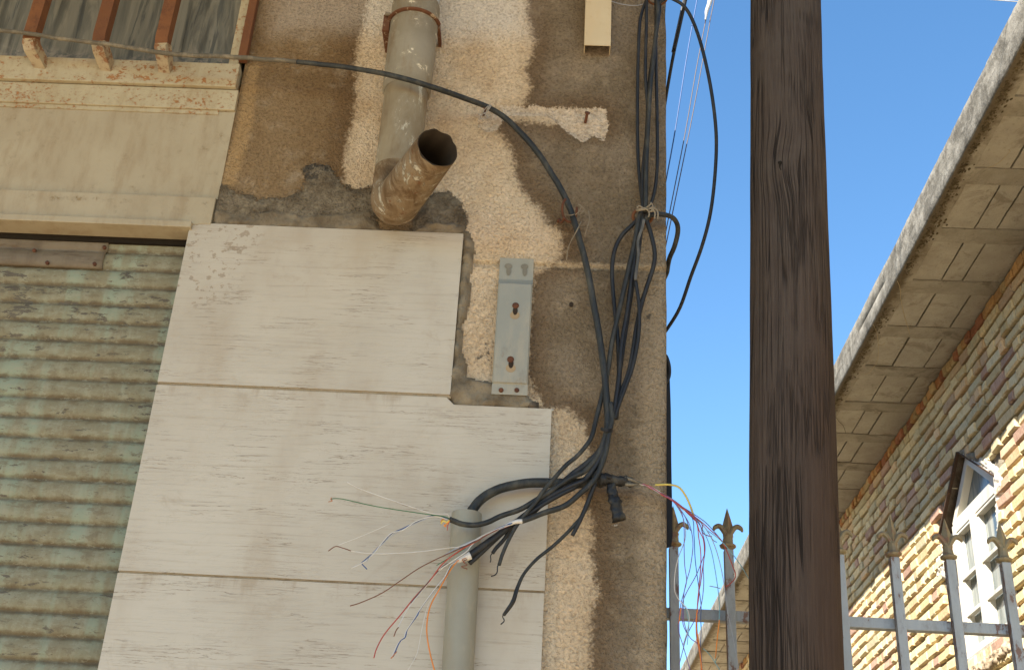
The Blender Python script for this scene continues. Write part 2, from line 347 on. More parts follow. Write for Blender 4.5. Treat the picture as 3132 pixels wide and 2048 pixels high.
def wood():
    m = Mat('old_pole_wood', .9, spec=.12); z = m.xyz()[2]; u = m.attr('arc')
    wav = m.ma('MULTIPLY', m.ma('SUBTRACT', m.noise(2.2, 3, .5), .5), .014)
    kd = m.attr('knotd'); ks = m.ma('MULTIPLY', m.step(kd, .13, .0), .016)
    uu = m.ma('ADD', m.ma('ADD', u, wav), ks)
    def P(zs, off=0.0):
        c = m.n.new('ShaderNodeCombineXYZ'); m.put(c.inputs[0], uu); m.put(c.inputs[1], off); m.put(c.inputs[2], m.ma('MULTIPLY', z, zs)); return c.outputs[0]
    g = m.noise(95, 5, .68, v=P(.028)); fine = m.noise(300, 4, .7, v=P(.03, 2)); fib = m.noise(170, 3, .6, v=P(.06, 5), dist=.3)
    col = m.mix(m.step(g, .28, .72), (.044, .033, .027), (.084, .064, .051))
    col = m.mix(m.ma('MULTIPLY', m.step(m.noise(5, 5, .65), .45, .7), .4), col, (.090, .075, .062))
    col = m.mix(m.ma('MULTIPLY', m.step(fine, .46, .66), .55), col, (.098, .077, .06))
    col = m.mix(m.ma('MULTIPLY', m.step(fib, .62, .74), .12), col, (.020, .014, .011))
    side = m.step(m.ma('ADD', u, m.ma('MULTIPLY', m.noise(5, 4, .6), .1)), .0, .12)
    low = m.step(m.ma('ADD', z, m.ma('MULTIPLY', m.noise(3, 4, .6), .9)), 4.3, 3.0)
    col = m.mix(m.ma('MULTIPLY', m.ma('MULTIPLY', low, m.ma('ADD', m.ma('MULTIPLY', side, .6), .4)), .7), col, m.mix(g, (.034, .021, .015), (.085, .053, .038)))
    cr = m.voro(120, v=P(.022, 9), feat='DISTANCE_TO_EDGE'); cr2 = m.voro(50, v=P(.016, 4), feat='DISTANCE_TO_EDGE')
    gate = m.step(m.noise(6, 3, .5, v=P(.5, 7)), .46, .56); gate2 = m.step(m.noise(5, 3, .5, v=P(.4, 3)), .47, .55)
    crack = m.ma('MAXIMUM', m.ma('MULTIPLY', m.step(cr, .08, .02), m.ma('MULTIPLY', gate, .45)), m.ma('MULTIPLY', m.step(cr2, .032, .008), m.ma('MULTIPLY', gate2, .75)))
    col = m.mix(crack, col, (.010, .008, .007))
    h = m.ma('SUBTRACT', m.ma('ADD', m.ma('MULTIPLY', g, .8), m.ma('ADD', m.ma('MULTIPLY', fine, .6), m.ma('MULTIPLY', fib, -.15))), m.ma('MULTIPLY', crack, 1.8))
    return m.done(col, m.bump(h, 1.0, .007))
WOOD = wood()

def cable_mat(name, a, b, rough=.55):
    m = Mat(name, rough, spec=.4)
    n = m.noise(30, 5, .7, v=m.vec((1, 1, .35)))
    col = m.mix(m.step(n, .42, .72), a, b)
    return m.done(col, m.bump(m.noise(120, 3, .6), .35, .002), rough=m.mix(n, rough-.1, .9))
BLACK = cable_mat('black_rubber', (.008, .009, .011), (.030, .030, .028), .42)
DUSTY = cable_mat('dusty_rubber', (.013, .015, .015), (.058, .056, .045), .5)
DUSTBR = cable_mat('mud_covered_cable', (.10, .085, .06), (.21, .175, .12), .85)
TAPE = cable_mat('black_tape', (.008, .008, .008), (.075, .065, .045), .45)
def flat(name, c, rough=.5, spec=.4, var=.25):
    m = Mat(name, rough, spec=spec)
    return m.done(m.mix(m.noise(40, 4, .6), tuple(k*(1-var) for k in c), tuple(min(1, k*(1+var)) for k in c)))
WIRE = {k: flat('wire_'+k, c) for k, c in dict(red=(.36, .05, .035), orange=(.60, .20, .03), blue=(.03, .07, .19), white=(.52, .50, .46),
        green=(.03, .13, .045), brown=(.14, .055, .03), violet=(.15, .09, .22), yellow=(.55, .42, .09), pink=(.07, .052, .05), teal=(.16, .32, .36), copper=(.36, .14, .06), grey=(.3, .31, .33)).items()}
TWINE = flat('twine', (.22, .18, .125), .95, .1)
STRAW = flat('straw', (.45, .36, .22), .9, .1)
WHITEPAINT = painted('white_frame_paint', (.60, .57, .49), (.54, .51, .43), (.4, .33, .22), .70, .76, 20, rough=.45)
GLASS = Mat('window_glass', .06, spec=.5)
GLASS = GLASS.done(GLASS.mix(GLASS.step(GLASS.noise(9, 3, .5, v=GLASS.vec((1, 3, .4))), .4, .6), (.09, .12, .13), (.20, .225, .22)), rough=GLASS.mix(GLASS.noise(5, 3), .05, .2))
CURTAIN = flat('net_curtain', (.46, .50, .48), .9, .1, .15)
PLASTER = cement('white_plaster', (.46, .42, .35), (.68, .64, .56), 18, .8, .01)

def brick_mat():
    m = Mat('brick', .9, spec=.15); t = m.attr('tint', 0)
    st = m.noise(30, 4, .7, v=m.vec((1, 5, .7)))                     # wire-cut drag marks
    col = m.mix(m.ma('MULTIPLY', m.step(st, .48, .66), .65), t, m.mix(1.0, t, (.58, .5, .42), 'MULTIPLY'))
    col = m.mix(m.ma('MULTIPLY', m.step(m.noise(14, 5, .7), .5, .68), .5), col, m.mix(.5, t, (.62, .53, .37)))
    smear = m.step(m.noise(23, 6, .72), .60, .66)
    col = m.mix(m.ma('MULTIPLY', smear, .6), col, (.33, .30, .24))
    h = m.ma('ADD', m.ma('MULTIPLY', st, .6), m.ma('ADD', m.noise(45, 4, .7), m.ma('MULTIPLY', smear, .6)))
    return m.done(col, m.bump(h, .7, .006))
BRICK = brick_mat()
JOINT = cement('joint_mortar', (.20, .17, .125), (.36, .31, .23), 26, 1.0, .02)
def conc(name, a, b, stain, sc=6, stainlo=.5, moss=False):
    m = Mat(name, .95, spec=.1)
    n = m.noise(sc, 5, .65); f = m.noise(60, 5, .7)
    col = m.mix(m.step(n, .3, .7), a, b)
    col = m.mix(m.ma('MULTIPLY', m.step(m.noise(5.5, 6, .72, dist=.7), stainlo, stainlo+.14), .6), col, stain)
    col = m.mix(m.ma('MULTIPLY', m.step(f, .56, .7), .45), col, tuple(k*.45 for k in a))
    if moss:
        x = m.xyz()[0]
        e = m.ma('ADD', x, m.ma('MULTIPLY', m.ma('SUBTRACT', m.noise(15, 6, .75), .5), .16))
        col = m.mix(m.ma('MULTIPLY', m.step(e, 1.925, 1.875), .85), col, m.mix(m.noise(70, 4, .7), (.035, .025, .014), (.14, .105, .06)))
        e2 = m.ma('ADD', x, m.ma('MULTIPLY', m.ma('SUBTRACT', m.noise(4, 6, .75), .5), .5))
        col = m.mix(m.ma('MULTIPLY', m.step(e2, 1.98, 1.86), .3), col, (.16, .12, .07))
    h = m.ma('ADD', m.ma('MULTIPLY', n, .6), f)
    return m.done(col, m.bump(h, .6, .008))
BLOCKM = conc('hollow_block', (.355, .325, .265), (.44, .41, .34), (.21, .18, .13), 5, .52, True)
JOISTM = conc('joist_concrete', (.29, .265, .21), (.375, .345, .28), (.15, .125, .09), 8, .5, True)
FASCIA = conc('fascia_concrete', (.12, .108, .088), (.235, .215, .18), (.055, .048, .038), 16, .46)
CRACK = flat('knot_dark', (.02, .017, .013), 1, .05)  # dark wood of the pole's knot
GROUNDM = conc('street_dust', (.38, .30, .205), (.46, .37, .26), (.30, .235, .155), 1.5)

# ================================================================== SETTING
g = MB(); g.add([(-150, -150, 0), (150, -150, 0), (150, 150, 0), (-150, 150, 0)], [(0, 1, 2, 3)])
tag(g.build('ground', GROUNDM), kind='structure')
g = MB(); g.box(-60, 60, -1.6, -.02, .004, .14, ch=.01)
tag(g.build('pavement', conc('paving_concrete', (.36, .29, .20), (.43, .35, .25), (.26, .2, .13), 3)), kind='structure')

# ================================================================== NEAR SHOP BUILDING
XR = .343; XL = -.986
shop = thing('shop_building', (0, 0, 0), 'stained beige stucco shop front with marble tiles, roller shutter and barred window', 'building')
# visible stucco pier as a fine grid carrying the stain shapes
gz0 = PY(*px('B', 235, 527), 0)[2]; gz1 = PY(*px('B', 1505, 580), 0)[2]; GZ = (gz0+gz1)/2
xs = np.concatenate([np.arange(XL, XR-.012, .009), [XR-.008, XR-.003, XR]])
zs = np.arange(1.9, 5.1, .01); zs = zs[np.abs(zs-GZ) > .017]
zs = np.sort(np.concatenate([zs, GZ+np.array([-.014, -.009, -.005, 0, .005, .009, .014])]))
X, Z = np.meshgrid(xs, zs)
def un(*polys):
    r = None
    for fr, p in polys:
        d = sdf(xz(fr, p), X, Z); r = d if r is None else np.maximum(r, d)
    return r
light = un(('D', [(868, -80), (1222, -80), (1226, 40), (1243, 100), (1226, 160), (1233, 210), (1216, 243), (1160, 262), (1140, 292), (1172, 318), (1192, 352), (1198, 400), (1212, 440), (1250, 480), (1275, 520), (1305, 540), (1310, 585),
                  (1290, 612), (1262, 625), (1240, 640), (1236, 700), (1228, 760), (1225, 850), (1232, 900), (1262, 945), (1050, 950), (1040, 560), (1085, 500), (870, 450), (795, 440), (805, 340), (826, 250), (828, 120), (845, 60)]),
           ('D', [(1255, 940), (1318, 953), (1362, 985), (1370, 1050), (1360, 1150), (1378, 1230), (1378, 1300), (1390, 1380), (1372, 1450), (1368, 1700), (1230, 1700)]),
           ('D', [(1130, 247), (1400, 258), (1400, 300), (1130, 275)]))
cementm = un(('D', [(480, 440), (505, 425), (560, 452), (600, 463), (660, 462), (695, 448), (712, 420), (700, 395), (728, 380), (770, 390), (775, 400), (790, 425), (830, 440), (870, 430), (880, 560), (480, 560)]),
             ('D', [(960, 500), (985, 465), (1010, 448), (1045, 446), (1070, 468), (1084, 505), (1082, 560), (960, 560)]))
chip = un(('A', [(700, 740), (800, 715), (1000, 715), (1115, 720), (1125, 860), (1105, 940), (1030, 900), (960, 950), (880, 900), (800, 830)]),
          ('A', [(262, 745), (330, 725), (430, 745), (440, 790), (400, 850), (330, 880), (265, 840)]),
          ('A', [(400, 695), (700, 705), (980, 730), (980, 765), (560, 765), (440, 760)]))
pale = un(('D', [(600, -200), (1235, -200), (1240, 90), (1020, 100), (830, 80), (620, 90)]))
ochre = un(('D', [(575, 150), (600, 150), (585, 300), (545, 430), (505, 430), (550, 300)]))
band = un(('C', [(1470, -20), (1540, -20), (1545, 300), (1530, 1700), (1400, 1700)]),
          ('B', [(225, 505), (1505, 545), (1505, 575), (225, 535)]))
edge_ = un(('D', [(1480, 540), (1560, 540), (1560, 1700), (1490, 1700)]))
mark = un(('B', [(1395, 862), (1420, 865), (1415, 900), (1410, 975), (1398, 985), (1396, 930), (1386, 900)]), ('B', [(308, 1045), (325, 1050), (335, 1120), (368, 1170), (365, 1195), (335, 1170), (315, 1120)]), ('B', [(235, 1190), (255, 1140), (285, 1130), (290, 1150), (262, 1170), (245, 1205)]), ('D', [(700, 395), (728, 380), (770, 390), (775, 400), (745, 402), (735, 425), (712, 430)]))
white = un(('C', [(1850, 655), (1885, 648), (1920, 652), (1915, 662), (1870, 664)]), ('B', [(738, 1478), (760, 1470), (772, 1500), (755, 1512)]), ('E', [(240, 480), (262, 490), (268, 520), (250, 505)]))
Yv = np.zeros(X.shape)
for i in range(X.shape[0]):
    for j in range(X.shape[1]):
        Yv[i, j] = noise.noise(Vector((X[i, j]*3, 0, Z[i, j]*3)))*.004+noise.noise(Vector((X[i, j]*22, 0, Z[i, j]*22)))*.0016
Yv += np.where(np.abs(Z-GZ) < .007, .006, 0)-np.where((Z-GZ > .007) & (Z-GZ < .03), .003, 0)
Yv += np.clip(chip/.012, 0, 1)*.006
NF = np.array([[noise.fractal(Vector((X[i, j]*30, 1, Z[i, j]*30)), .8, 2, 4) for j in range(X.shape[1])] for i in range(X.shape[0])])
Yv -= np.clip((cementm+NF*.012)/.007, 0, 1)*.007*(1+.5*NF)
Xv = X+np.clip((X-.15)/.19, 0, 1)*((Z-4.4)*.0075-.0005)
for i in range(X.shape[0]):
    w = noise.noise(Vector((3, 0, Z[i, 0]*9)))*.003
    Yv[i, -1] += .006; Yv[i, -2] += .002; Xv[i, -3:] += w
nr, nc = X.shape
V = [(Xv[i, j], Yv[i, j], Z[i, j]) for i in range(nr) for j in range(nc)]
Fc = [(i*nc+j, i*nc+j+1, (i+1)*nc+j+1, (i+1)*nc+j) for i in range(nr-1) for j in range(nc-1)]
# returns of the pier and the rest of the building mass
fm = [0]*len(Fc); b0 = len(V)
for i in range(nr): V.append((Xv[i, -1], 6.0, Z[i, 0]))
for i in range(nr-1): Fc.append((i*nc+nc-1, b0+i, b0+i+1, (i+1)*nc+nc-1)); fm.append(1)
pad = len(V)
mb = MB(); mb.v = V; mb.f = Fc; mb.m = fm
mb.box(XL+.002, XR-.001, .004, 6, 0, 1.902, 1); mb.box(-6, XL, .12, 6, 0, 5.09, 1); mb.box(XL, XL+.02, .005, .2, 1.9, 5.09, 1); mb.box(-6, -2.6, .001, .12, 0, 5.09, 1)
n0 = pad; n1 = len(mb.v)
def ext(a): return np.concatenate([a.ravel(), np.full(n1-a.size, -1.0)])
mb.build('wall', [STUCCO, RENDER], shop, smooth=True, attrs=dict(light=ext(light), cement=ext(cementm), chip=ext(chip), pale=ext(pale), ochre=ext(ochre), band=ext(band), edge=ext(edge_), mark=ext(mark), white=ext(white)))
mb = MB(); mb.box(-6, .24, -3.3, 6.05, 5.095, 5.125, ch=.004); mb.build('added_shade_slab', RENDER, shop)  # unseen slab added to keep the sun off wall, pole and fence

# marble tiles, each a slab of its own
def slab(name, poly, mat, parent, y0, y1, sub=24, chips=None, jag=0.0):
    """vertical slab from an XZ outline, front at y0"""
    P = []
    n = len(poly)
    for i in range(n):
        a = poly[i]; b = poly[(i+1) % n]; k = max(1, int(math.hypot(b[0]-a[0], b[1]-a[1])/.02))
        for t in range(k):
            s = t/k; x = a[0]+(b[0]-a[0])*s; z = a[1]+(b[1]-a[1])*s
            if t: q = noise.noise_vector(Vector((x*31, 1.7, z*31)))*jag; x += q.x; z += q.z
            P.append((x, z))
    n = len(P); cx = sum(p[0] for p in P)/n; cz = sum(p[1] for p in P)/n; ch = .0018
    v = [(p[0], y1, p[1]) for p in P]+[(p[0], y0+ch, p[1]) for p in P]
    ins = []
    for i in range(n):
        a = Vector(P[i-1]); b = Vector(P[(i+1) % n]); t = (b-a).normalized(); ins.append((P[i][0]-t.y*ch, y0, P[i][1]+t.x*ch))
    v += ins
    f = [tuple(2*n+i for i in range(n))]
    for i in range(n):
        j = (i+1) % n; f += [(i, j, n+j, n+i), (n+i, n+j, 2*n+j, 2*n+i)]
    o = mk(name, v, f, mat, parent)
    # cut the front face up so the chip attribute has points to live on
    at = o.data.attributes.new('chip', 'FLOAT', 'POINT')
    vals = np.full(len(o.data.vertices), -1.0, dtype=np.float32)
    at.data.foreach_set('value', vals)
    return o
def tile(x0, x1, z0, z1, z1r=None, chipc=None):
    """grid-fronted tile"""
    xs = np.linspace(x0, x1, 50); zs = np.linspace(z0, z1, 26); v = []; f = []; ca = []
    for zz in zs:
        for xx in xs:
            w = noise.noise(Vector((xx*2, 0, zz*2)))*.0008; z = zz
            if z1r and zz == zs[-1] and xx > XL+.74: z = z1r
            v.append((xx, -.016+w, z)); ca.append(-1 if chipc is None else chipc[2]-math.hypot(xx-chipc[0], (zz-chipc[1])*.6))
    nx = len(xs); nz = len(zs)
    f += [(i*nx+j, i*nx+j+1, (i+1)*nx+j+1, (i+1)*nx+j) for i in range(nz-1) for j in range(nx-1)]
    rim = [j for j in range(nx)]+[i*nx+nx-1 for i in range(1, nz)]+[(nz-1)*nx+j for j in range(nx-2, -1, -1)]+[i*nx for i in range(nz-2, 0, -1)]
    b = len(v)
    for k in rim: v.append((v[k][0], .004, v[k][2])); ca.append(-1)
    n = len(rim)
    for i in range(n): j = (i+1) % n; f.append((rim[i], b+i, b+j, rim[j]))
    return mk('marble_tile', v, f, MARBLE, shop, attrs=dict(chip=ca))
TX = -1.049
tile(TX, -.252, 3.003, 3.517, chipc=(TX+.06, 3.50, .16)); tile(TX, .0225, 2.4765, 2.994, 2.972)
tile(TX, .0215, 1.955, 2.4700); tile(TX, .0225, 1.43, 1.949); tile(TX, .0225, .91, 1.424); tile(TX, .0225, .39, .904); tile(TX, .0225, .01, .384)
mb = MB()
for z in (2.9985, 2.4733): mb.box(TX+.002, .02 if z < 2.9 else -.25, -.0125, .003, z-.0055, z+.0055)
mb.build('grout', conc('tile_grout', (.26, .2, .12), (.33, .26, .17), (.15, .1, .06), 30), shop)

# mortar lumps round the tiles (real thickness)
def lump(name, poly, mat, parent, th, place, cell=.006, rough=.6, label=None):
    P = np.array(poly); x0, z0 = P.min(0); x1, z1 = P.max(0)
    a = np.arange(x0-.01, x1+.02, cell); b = np.arange(z0-.01, z1+.02, cell); XX, ZZ = np.meshgrid(a, b)
    D = sdf(poly, XX, ZZ)
    for i in range(XX.shape[0]):
        for j in range(XX.shape[1]): D[i, j] += noise.fractal(Vector((XX[i, j]*38, 2.2, ZZ[i, j]*38)), .8, 2, 3)*.006
    idx = {}; v = []; f = []
    def vid(i, j):
        if (i, j) not in idx:
            h = th*min(1, max(0, D[i, j]/.014+.25))**.6*(1+rough*noise.fractal(Vector((XX[i, j]*26, 5, ZZ[i, j]*26)), .8, 2, 4))
            idx[i, j] = len(v); v.append(place(XX[i, j], ZZ[i, j], h))
        return idx[i, j]
    for i in range(len(b)-1):
        for j in range(len(a)-1):
            if max(D[i, j], D[i+1, j], D[i, j+1], D[i+1, j+1]) > 0: f.append((vid(i, j), vid(i, j+1), vid(i+1, j+1), vid(i+1, j)))
    return mk(name, v, f, mat, parent, smooth=True)
near = lambda x, z, h: (x, .001-h, z)
lump('mortar', xz('B', [(168, 300), (215, 360), (228, 430), (232, 520), (212, 560), (205, 640), (212, 760), (190, 830), (165, 900), (150, 1000), (150, 1100), (185, 1210), (190, 1290), (370, 1330), (590, 1400), (640, 1470), (640, 1500), (440, 1500), (110, 1480), (95, 1420), (70, 1420), (80, 1300), (105, 1100), (130, 800), (160, 500)]), MORTAR, shop, .017, near)
lump('mortar', xz('D', [(500, 490), (560, 500), (640, 492), (700, 505), (780, 500), (862, 492), (880, 535), (960, 540), (990, 520), (1080, 525), (1084, 552), (500, 532)]), MORTAR, shop, .016, near)
lump('mortar', xz('B', [(560, 1440), (640, 1460), (660, 1500), (600, 1515)]), cement('dark_mortar', (.05, .037, .025), (.14, .11, .08)), shop, .02, near)

# lintel panel and window, cream steel
lp = MB(); XE = -2.55
def zl(y): return PY(*px('D', 300, y), 0)[2]
lp.box(XE, XL, -.004, .05, zl(457), zl(254)); lp.box(XE, XL-.003, -.018, .05, zl(520)-.002, zl(459), ch=.002)
lp.box(XE, XL-.055, -.031, .05, zl(535), zl(521), ch=.002); lp.box(XE, XL-.04, -.0185, .048, zl(523), zl(519))
fr_ = shop
lo = lp.build('lintel_panel', PANEL, shop)
mb = MB(); mb.box(XE, XL-.05, -.0075, .0, zl(262), zl(254)+.001); mb.box(XE, XL-.05, -.0065, .0, zl(464), zl(455)); mb.build('seam_strip', CREAM, lo)
wf = MB(); wf.box(XE, XL-.0, -.014, .045, zl(253), zl(207), ch=.002); wf.box(XE, XL-.008, -.026, .045, zl(205), zl(152), ch=.002)
wf.box(-1.035, -1.004, -.012, .04, zl(152), 5.05, ch=.002)
win = wf.build('window', CREAM, shop)
mb = MB(); mb.box(XE, -1.03, .028, .034, zl(160), 5.05); mb.build('pane', DGLASS, win)
for bx, fx in ((-1.637, -1.612), (-1.42, -1.404), (-1.225, -1.218)):
    mb = MB()
    ct = .027
    P = [(bx, -.09, 5.06), (bx, -.09, 4.135), (bx+.002, -.087, 4.112), (bx+.005, -.076, 4.098), (fx-.004, -.022, 4.076), (fx, .0, 4.068)]
    mb.tube(P[:3], [ct, ct, ct*1.02], 4, 0, sub=1, ph=math.pi/4, cap=False); mb.tube(P[2:], [ct*1.02, ct*1.02, ct*.95, ct*.95], 4, 1, sub=1, ph=math.pi/4, cap=False)
    n_ = len(mb.v)//1
    mb.add([mb.v[8+k] for k in range(4)]+[mb.v[12+k] for k in range(4)], [(k, (k+1) % 4, 4+(k+1) % 4, 4+k) for k in range(4)], 1)
    mb.build('window_bar', [RUST, CREAMFOOT], win)
mb = MB(); mb.box(-1.004, -.978, -.03, -.004, PY(*px('D', 568, 135), -.03)[2], 5.06, ch=.002); mb.build('window_bar', [RUST], win)

# roller shutter
PIT_ = .0595; ZT = 3.5085
def prof(t): return .0115*max(0, math.sin(math.pi*min(1, t*1.02)))**.5
def shut(x0, x1, z_top, nsl, off, nx, raggy=None):
    v = []; f = []; gr = []; NP = 12
    rows = []
    for s in range(nsl):
        for k in range(NP): rows.append((z_top-(s+k/NP)*PIT_, prof(k/NP), k/NP))
    rows.append((z_top-nsl*PIT_, 0, 0))
    for r, (z, p, t) in enumerate(rows):
        for j in range(nx+1):
            x = x0+(x1(z) if callable(x1) else x1)*j/nx-x0*j/nx
            w = noise.noise(Vector((x*2.5, 0, z*6)))*.0022; dz = noise.noise(Vector((x*1.3, 4, round(z/PIT_)*3.3)))*.0022
            v.append((x, .062-p-off+w, z+dz)); gr.append(max(abs(t-.5)*2 if t < .5 else (t-.5)*2.2, 0) if t else 1.0)
    for r in range(len(rows)-1):
        for j in range(nx): a = r*(nx+1)+j; f.append((a, a+nx+1, a+nx+2, a+1))
    return v, f, gr
v, f, gr = shut(XE, TX+.06, ZT, 44, 0, 90)
sh = mk('roller_shutter', v, f, SHUT, shop, smooth=True, attrs=dict(groove=gr))
xe1 = PY(*px('N', 742, 230), .05)[0]; xe2 = PY(*px('N', 703, 350), .05)[0]
v, f, gr = shut(XE, lambda z: (xe1 if z > ZT-PIT_+.002 else xe2)-.006*math.sin((ZT-z)/PIT_*math.pi)**2*0, ZT, 2, .006, 40)
pb = MB(); pb.v = v; pb.f = f; pb.m = [0]*len(f)
for (x, y) in ((712, 262), (323, 366), (645, 374), (235, 283)):
    q = PY(*px('N', x, y), .048); pb.tube([(q[0], .05, q[2]), (q[0], .0425, q[2])], .0055, 10, 1, sub=1)
po = pb.build('patch_plate', [PLATE, DARKRUST], sh, smooth=True)
md = po.modifiers.new('thick', 'SOLIDIFY'); md.thickness = .0035; md.offset = -1
mb = MB(); mb.box(XE, XL-.003, .040, .115, 3.474, 3.56); mb.build('shutter_box', flat('gap_painted_shade', (.018, .014, .01), .95, .1), shop)  # near-black colour paints in the shade of the gap under the lintel

# ================================================================== DRAINPIPE
dp = thing('drainpipe', (-.454, -.08, 3.50), 'weathered grey drainpipe on the stucco wall ending in an open elbow', 'drainpipe')
DX, DY = -.454, -.082
def ringpipe(name, pts, rads, mat, inner=None, seg=40, jag=0.0, sub=1):
    mb = MB(); mb.tube(pts, rads, seg, 0, cap=False, sub=sub)
    return mb
mb = MB(); mb.tube([(DX, DY, 5.09), (DX, DY, 4.6), (DX, DY, 4.33), (DX, DY, 4.305)], .071, 40, 0, cap=False, sub=1); mb.build('upper_pipe', PIPETOP, dp, smooth=True)
mb = MB()
zj = PY(*px('D', 950, 188), DY-.06)[2]
mb.tube([(DX, DY, 4.315), (DX, DY, 4.305), (DX, DY, 4.2), (DX+.001, DY, 4.1), (DX, DY, zj+.006), (DX, DY, zj)], [.074, .0755, .0745, .0745, .073, .0665], 40, 0, cap=False, sub=1)
mb.build('socket_pipe', PIPEM, dp, smooth=True)
# lower pipe mitred into an elbow that points out to the street
op = PZ(*px('D', 1018, 345), 3.552); out = Vector((op[0]-DX, op[1]-DY, 0)); zc = 3.556
mb = MB(); seg = 44; v = []; f = []; r0 = .0655; r1 = .0575
od = out.normalized(); side = Vector((0, 0, 1)).cross(od)
rows = []
for z in (zj+.02, 3.9, 3.75, 3.68): rows.append([Vector((DX, DY, z))+(od*math.cos(a)+side*math.sin(a))*r0 for a in [2*math.pi*k/seg for k in range(seg)]])
def prow(c, ax2, r): return [c+(ax2*math.cos(a)+side*math.sin(a))*r for a in [2*math.pi*k/seg for k in range(seg)]]
mit = 7
for i in range(1, mit):                                      # tight segmented bend
    t = i/mit*math.pi/2; c = Vector((DX, DY, zc+.02))+od*(.045*(1-math.cos(t)))+Vector((0, 0, .045-.045*math.sin(t)))
    rows.append(prow(c-Vector((0, 0, .02)), (od*math.cos(t)+Vector((0, 0, 1))*math.sin(t)), r0+.004*math.sin(2*t)))
L = out.length
NL = 8
for i in range(NL+1):
    t = i/NL; c = Vector((DX, DY, zc))+od*(.05+(L-.05)*t); rr = r0*(1-t)+r1*t
    rw = prow(c, Vector((0, 0, 1)), rr)
    if i == NL: rw = [p+od*(noise.noise(p*40)*.012-.004) for p in rw]
    rows.append(rw)
inner = [prow(Vector((DX, DY, zc))+od*(.05+(L-.05)*t), Vector((0, 0, 1)), (r0*(1-t)+r1*t)-.003) for t in (.985, .6, .2)]
v = [tuple(p) for rw in rows+inner for p in rw]
for r in range(len(rows)-1+len(inner)):
    for k in range(seg): a = r*seg+k; b = r*seg+(k+1) % seg; f.append((a, b, b+seg, a+seg))
f.append(tuple((len(rows)+len(inner)-1)*seg+k for k in range(seg)))
nb = (len(rows)-1)*seg
fmx = [0 if q[0] < 4*seg-seg else (1 if q[0] < nb else 2) for q in f]
mk('lower_pipe', v, f, [LOWERM, ELBOWM, flat('pipe_inside', (.035, .026, .018), .95, .1)], dp, fmx, smooth=True)
# seam ridge on the lower pipe
mb = MB(); q = od*math.cos(.9)-side*math.sin(.9)
mb.tube([Vector((DX, DY, z))+Vector((.01, -.0625, 0)) for z in (zj+.01, 3.9, 3.75, 3.63)], .0022, 6, 0, sub=1); mb.build('pipe_seam', PIPEM, dp, smooth=True)
# clamp
mb = MB(); zc2 = PY(*px('D', 965, 20), DY-.08)[2]
mb.tube([Vector((DX+math.cos(a)*.079, DY+math.sin(a)*.079, zc2+.0)) for a in np.linspace(-.05*math.pi, -1.02*math.pi, 22)], .0075, 8, 0, sub=1, flat=.6)
mb.box(DX-.094, DX-.072, DY-.028, -.004, zc2-.045, zc2+.02, ch=.003); mb.box(DX+.072, DX+.082, DY-.004, .0, zc2-.008, zc2+.008)
cl = mb.build('pipe_clamp', painted('clamp_rust', (.15, .055, .024), (.10, .04, .018), (.33, .26, .17), .62, .66, 40, rough=.9), dp)
mb = MB(); mb.tube([(DX-.088, DY-.037, zc2+.012), (DX-.072, DY-.037, zc2+.012)], .0055, 6, 0, sub=1); mb.build('bolt', PIPEM, cl)
mb = MB(); q = PY(*px('P', 1455, 1120), DY-.25); mb.tube([Vector(q)+Vector((0, .02, 0)), Vector(q)+Vector((0, -.006, 0))], .011, 8, 0, sub=1); mb.build('rivet', DARKRUST, dp)

# ================================================================== BRACKET, CHANNEL, NAILS
def wp(fr, x, y, Y=0): q = PY(*px(fr, x, y), Y); return q
b_tl = wp('B', 410, 488, -.01); b_br = wp('B', 585, 1412, -.01); b_bl = wp('B', 355, 1410, -.01)
bx0, bx1 = b_tl[0], b_tl[0]+.097; bz1, bz0 = b_tl[2], b_br[2]
br = thing('wall_bracket', ((bx0+bx1)/2, 0, bz0), 'grey metal bracket plate with keyholes screwed to the stucco beside the tiles', 'bracket')
lean = b_bl[0]-b_tl[0]
def bk(u, z, y): t = (bz1-z)/(bz1-bz0); return (bx0+(bx1-bx0)*u+lean*t*.4, y, z)
zf1 = wp('B', 500, 640, -.01)[2]; zf2 = wp('B', 500, 672, -.02)[2]; zg1 = wp('B', 480, 1322, -.02)[2]; zg2 = wp('B', 480, 1335, -.01)[2]
prf = [(bz1, -.006), (zf1+.004, -.006), (zf1-.006, -.012), (zf2, -.024), (zg1, -.024), (zg2+.003, -.021), (zg2-.002, -.0195), (bz0, -.0195)]
v = []; f = []
us = [0, .04, .5, .96, 1.0]; du = [.004, 0, -.002, 0, .004]
for z, y in prf:
    for u, d in zip(us, du): v.append(bk(u, z, y+(d if y < -.02 else 0)))
nu = len(us)
for i in range(len(prf)-1):
    for j in range(nu-1): a = i*nu+j; f.append((a, a+nu, a+nu+1, a+1))
po = mk('plate', v, f, BRACKET, br); md = po.modifiers.new('thick', 'SOLIDIFY'); md.thickness = .0022; md.offset = -1
HOLE = flat('keyhole_dark', (.035, .025, .018), .95, .1); SANDY = flat('keyhole_wall', (.30, .22, .13), .95, .1)
def disc(mb, c, rx, rz, y, m, seg=16, th=.001):
    vs = [(c[0]+math.cos(a)*rx, y, c[2]+math.sin(a)*rz) for a in np.linspace(0, 2*math.pi, seg, endpoint=False)]
    vb = [(p[0], y+th, p[2]) for p in vs]
    mb.add(vs+vb, [tuple(range(seg))]+[(i, seg+i, seg+(i+1) % seg, (i+1) % seg) for i in range(seg)], m)
KM = [HOLE, SANDY, flat('stamped_grey', (.17, .155, .12), .8, .2)]
for (sx, sy, hx, hy) in ((510, 835, 507, 872), (482, 1185, 480, 1222)):
    mb = MB(); c = wp('B', hx, hy, -.026); disc(mb, c, .0135, .0125, -.0268, 1); disc(mb, wp('B', sx, sy+8, -.026), .007, .014, -.0272, 0); mb.build('keyhole', KM, br)
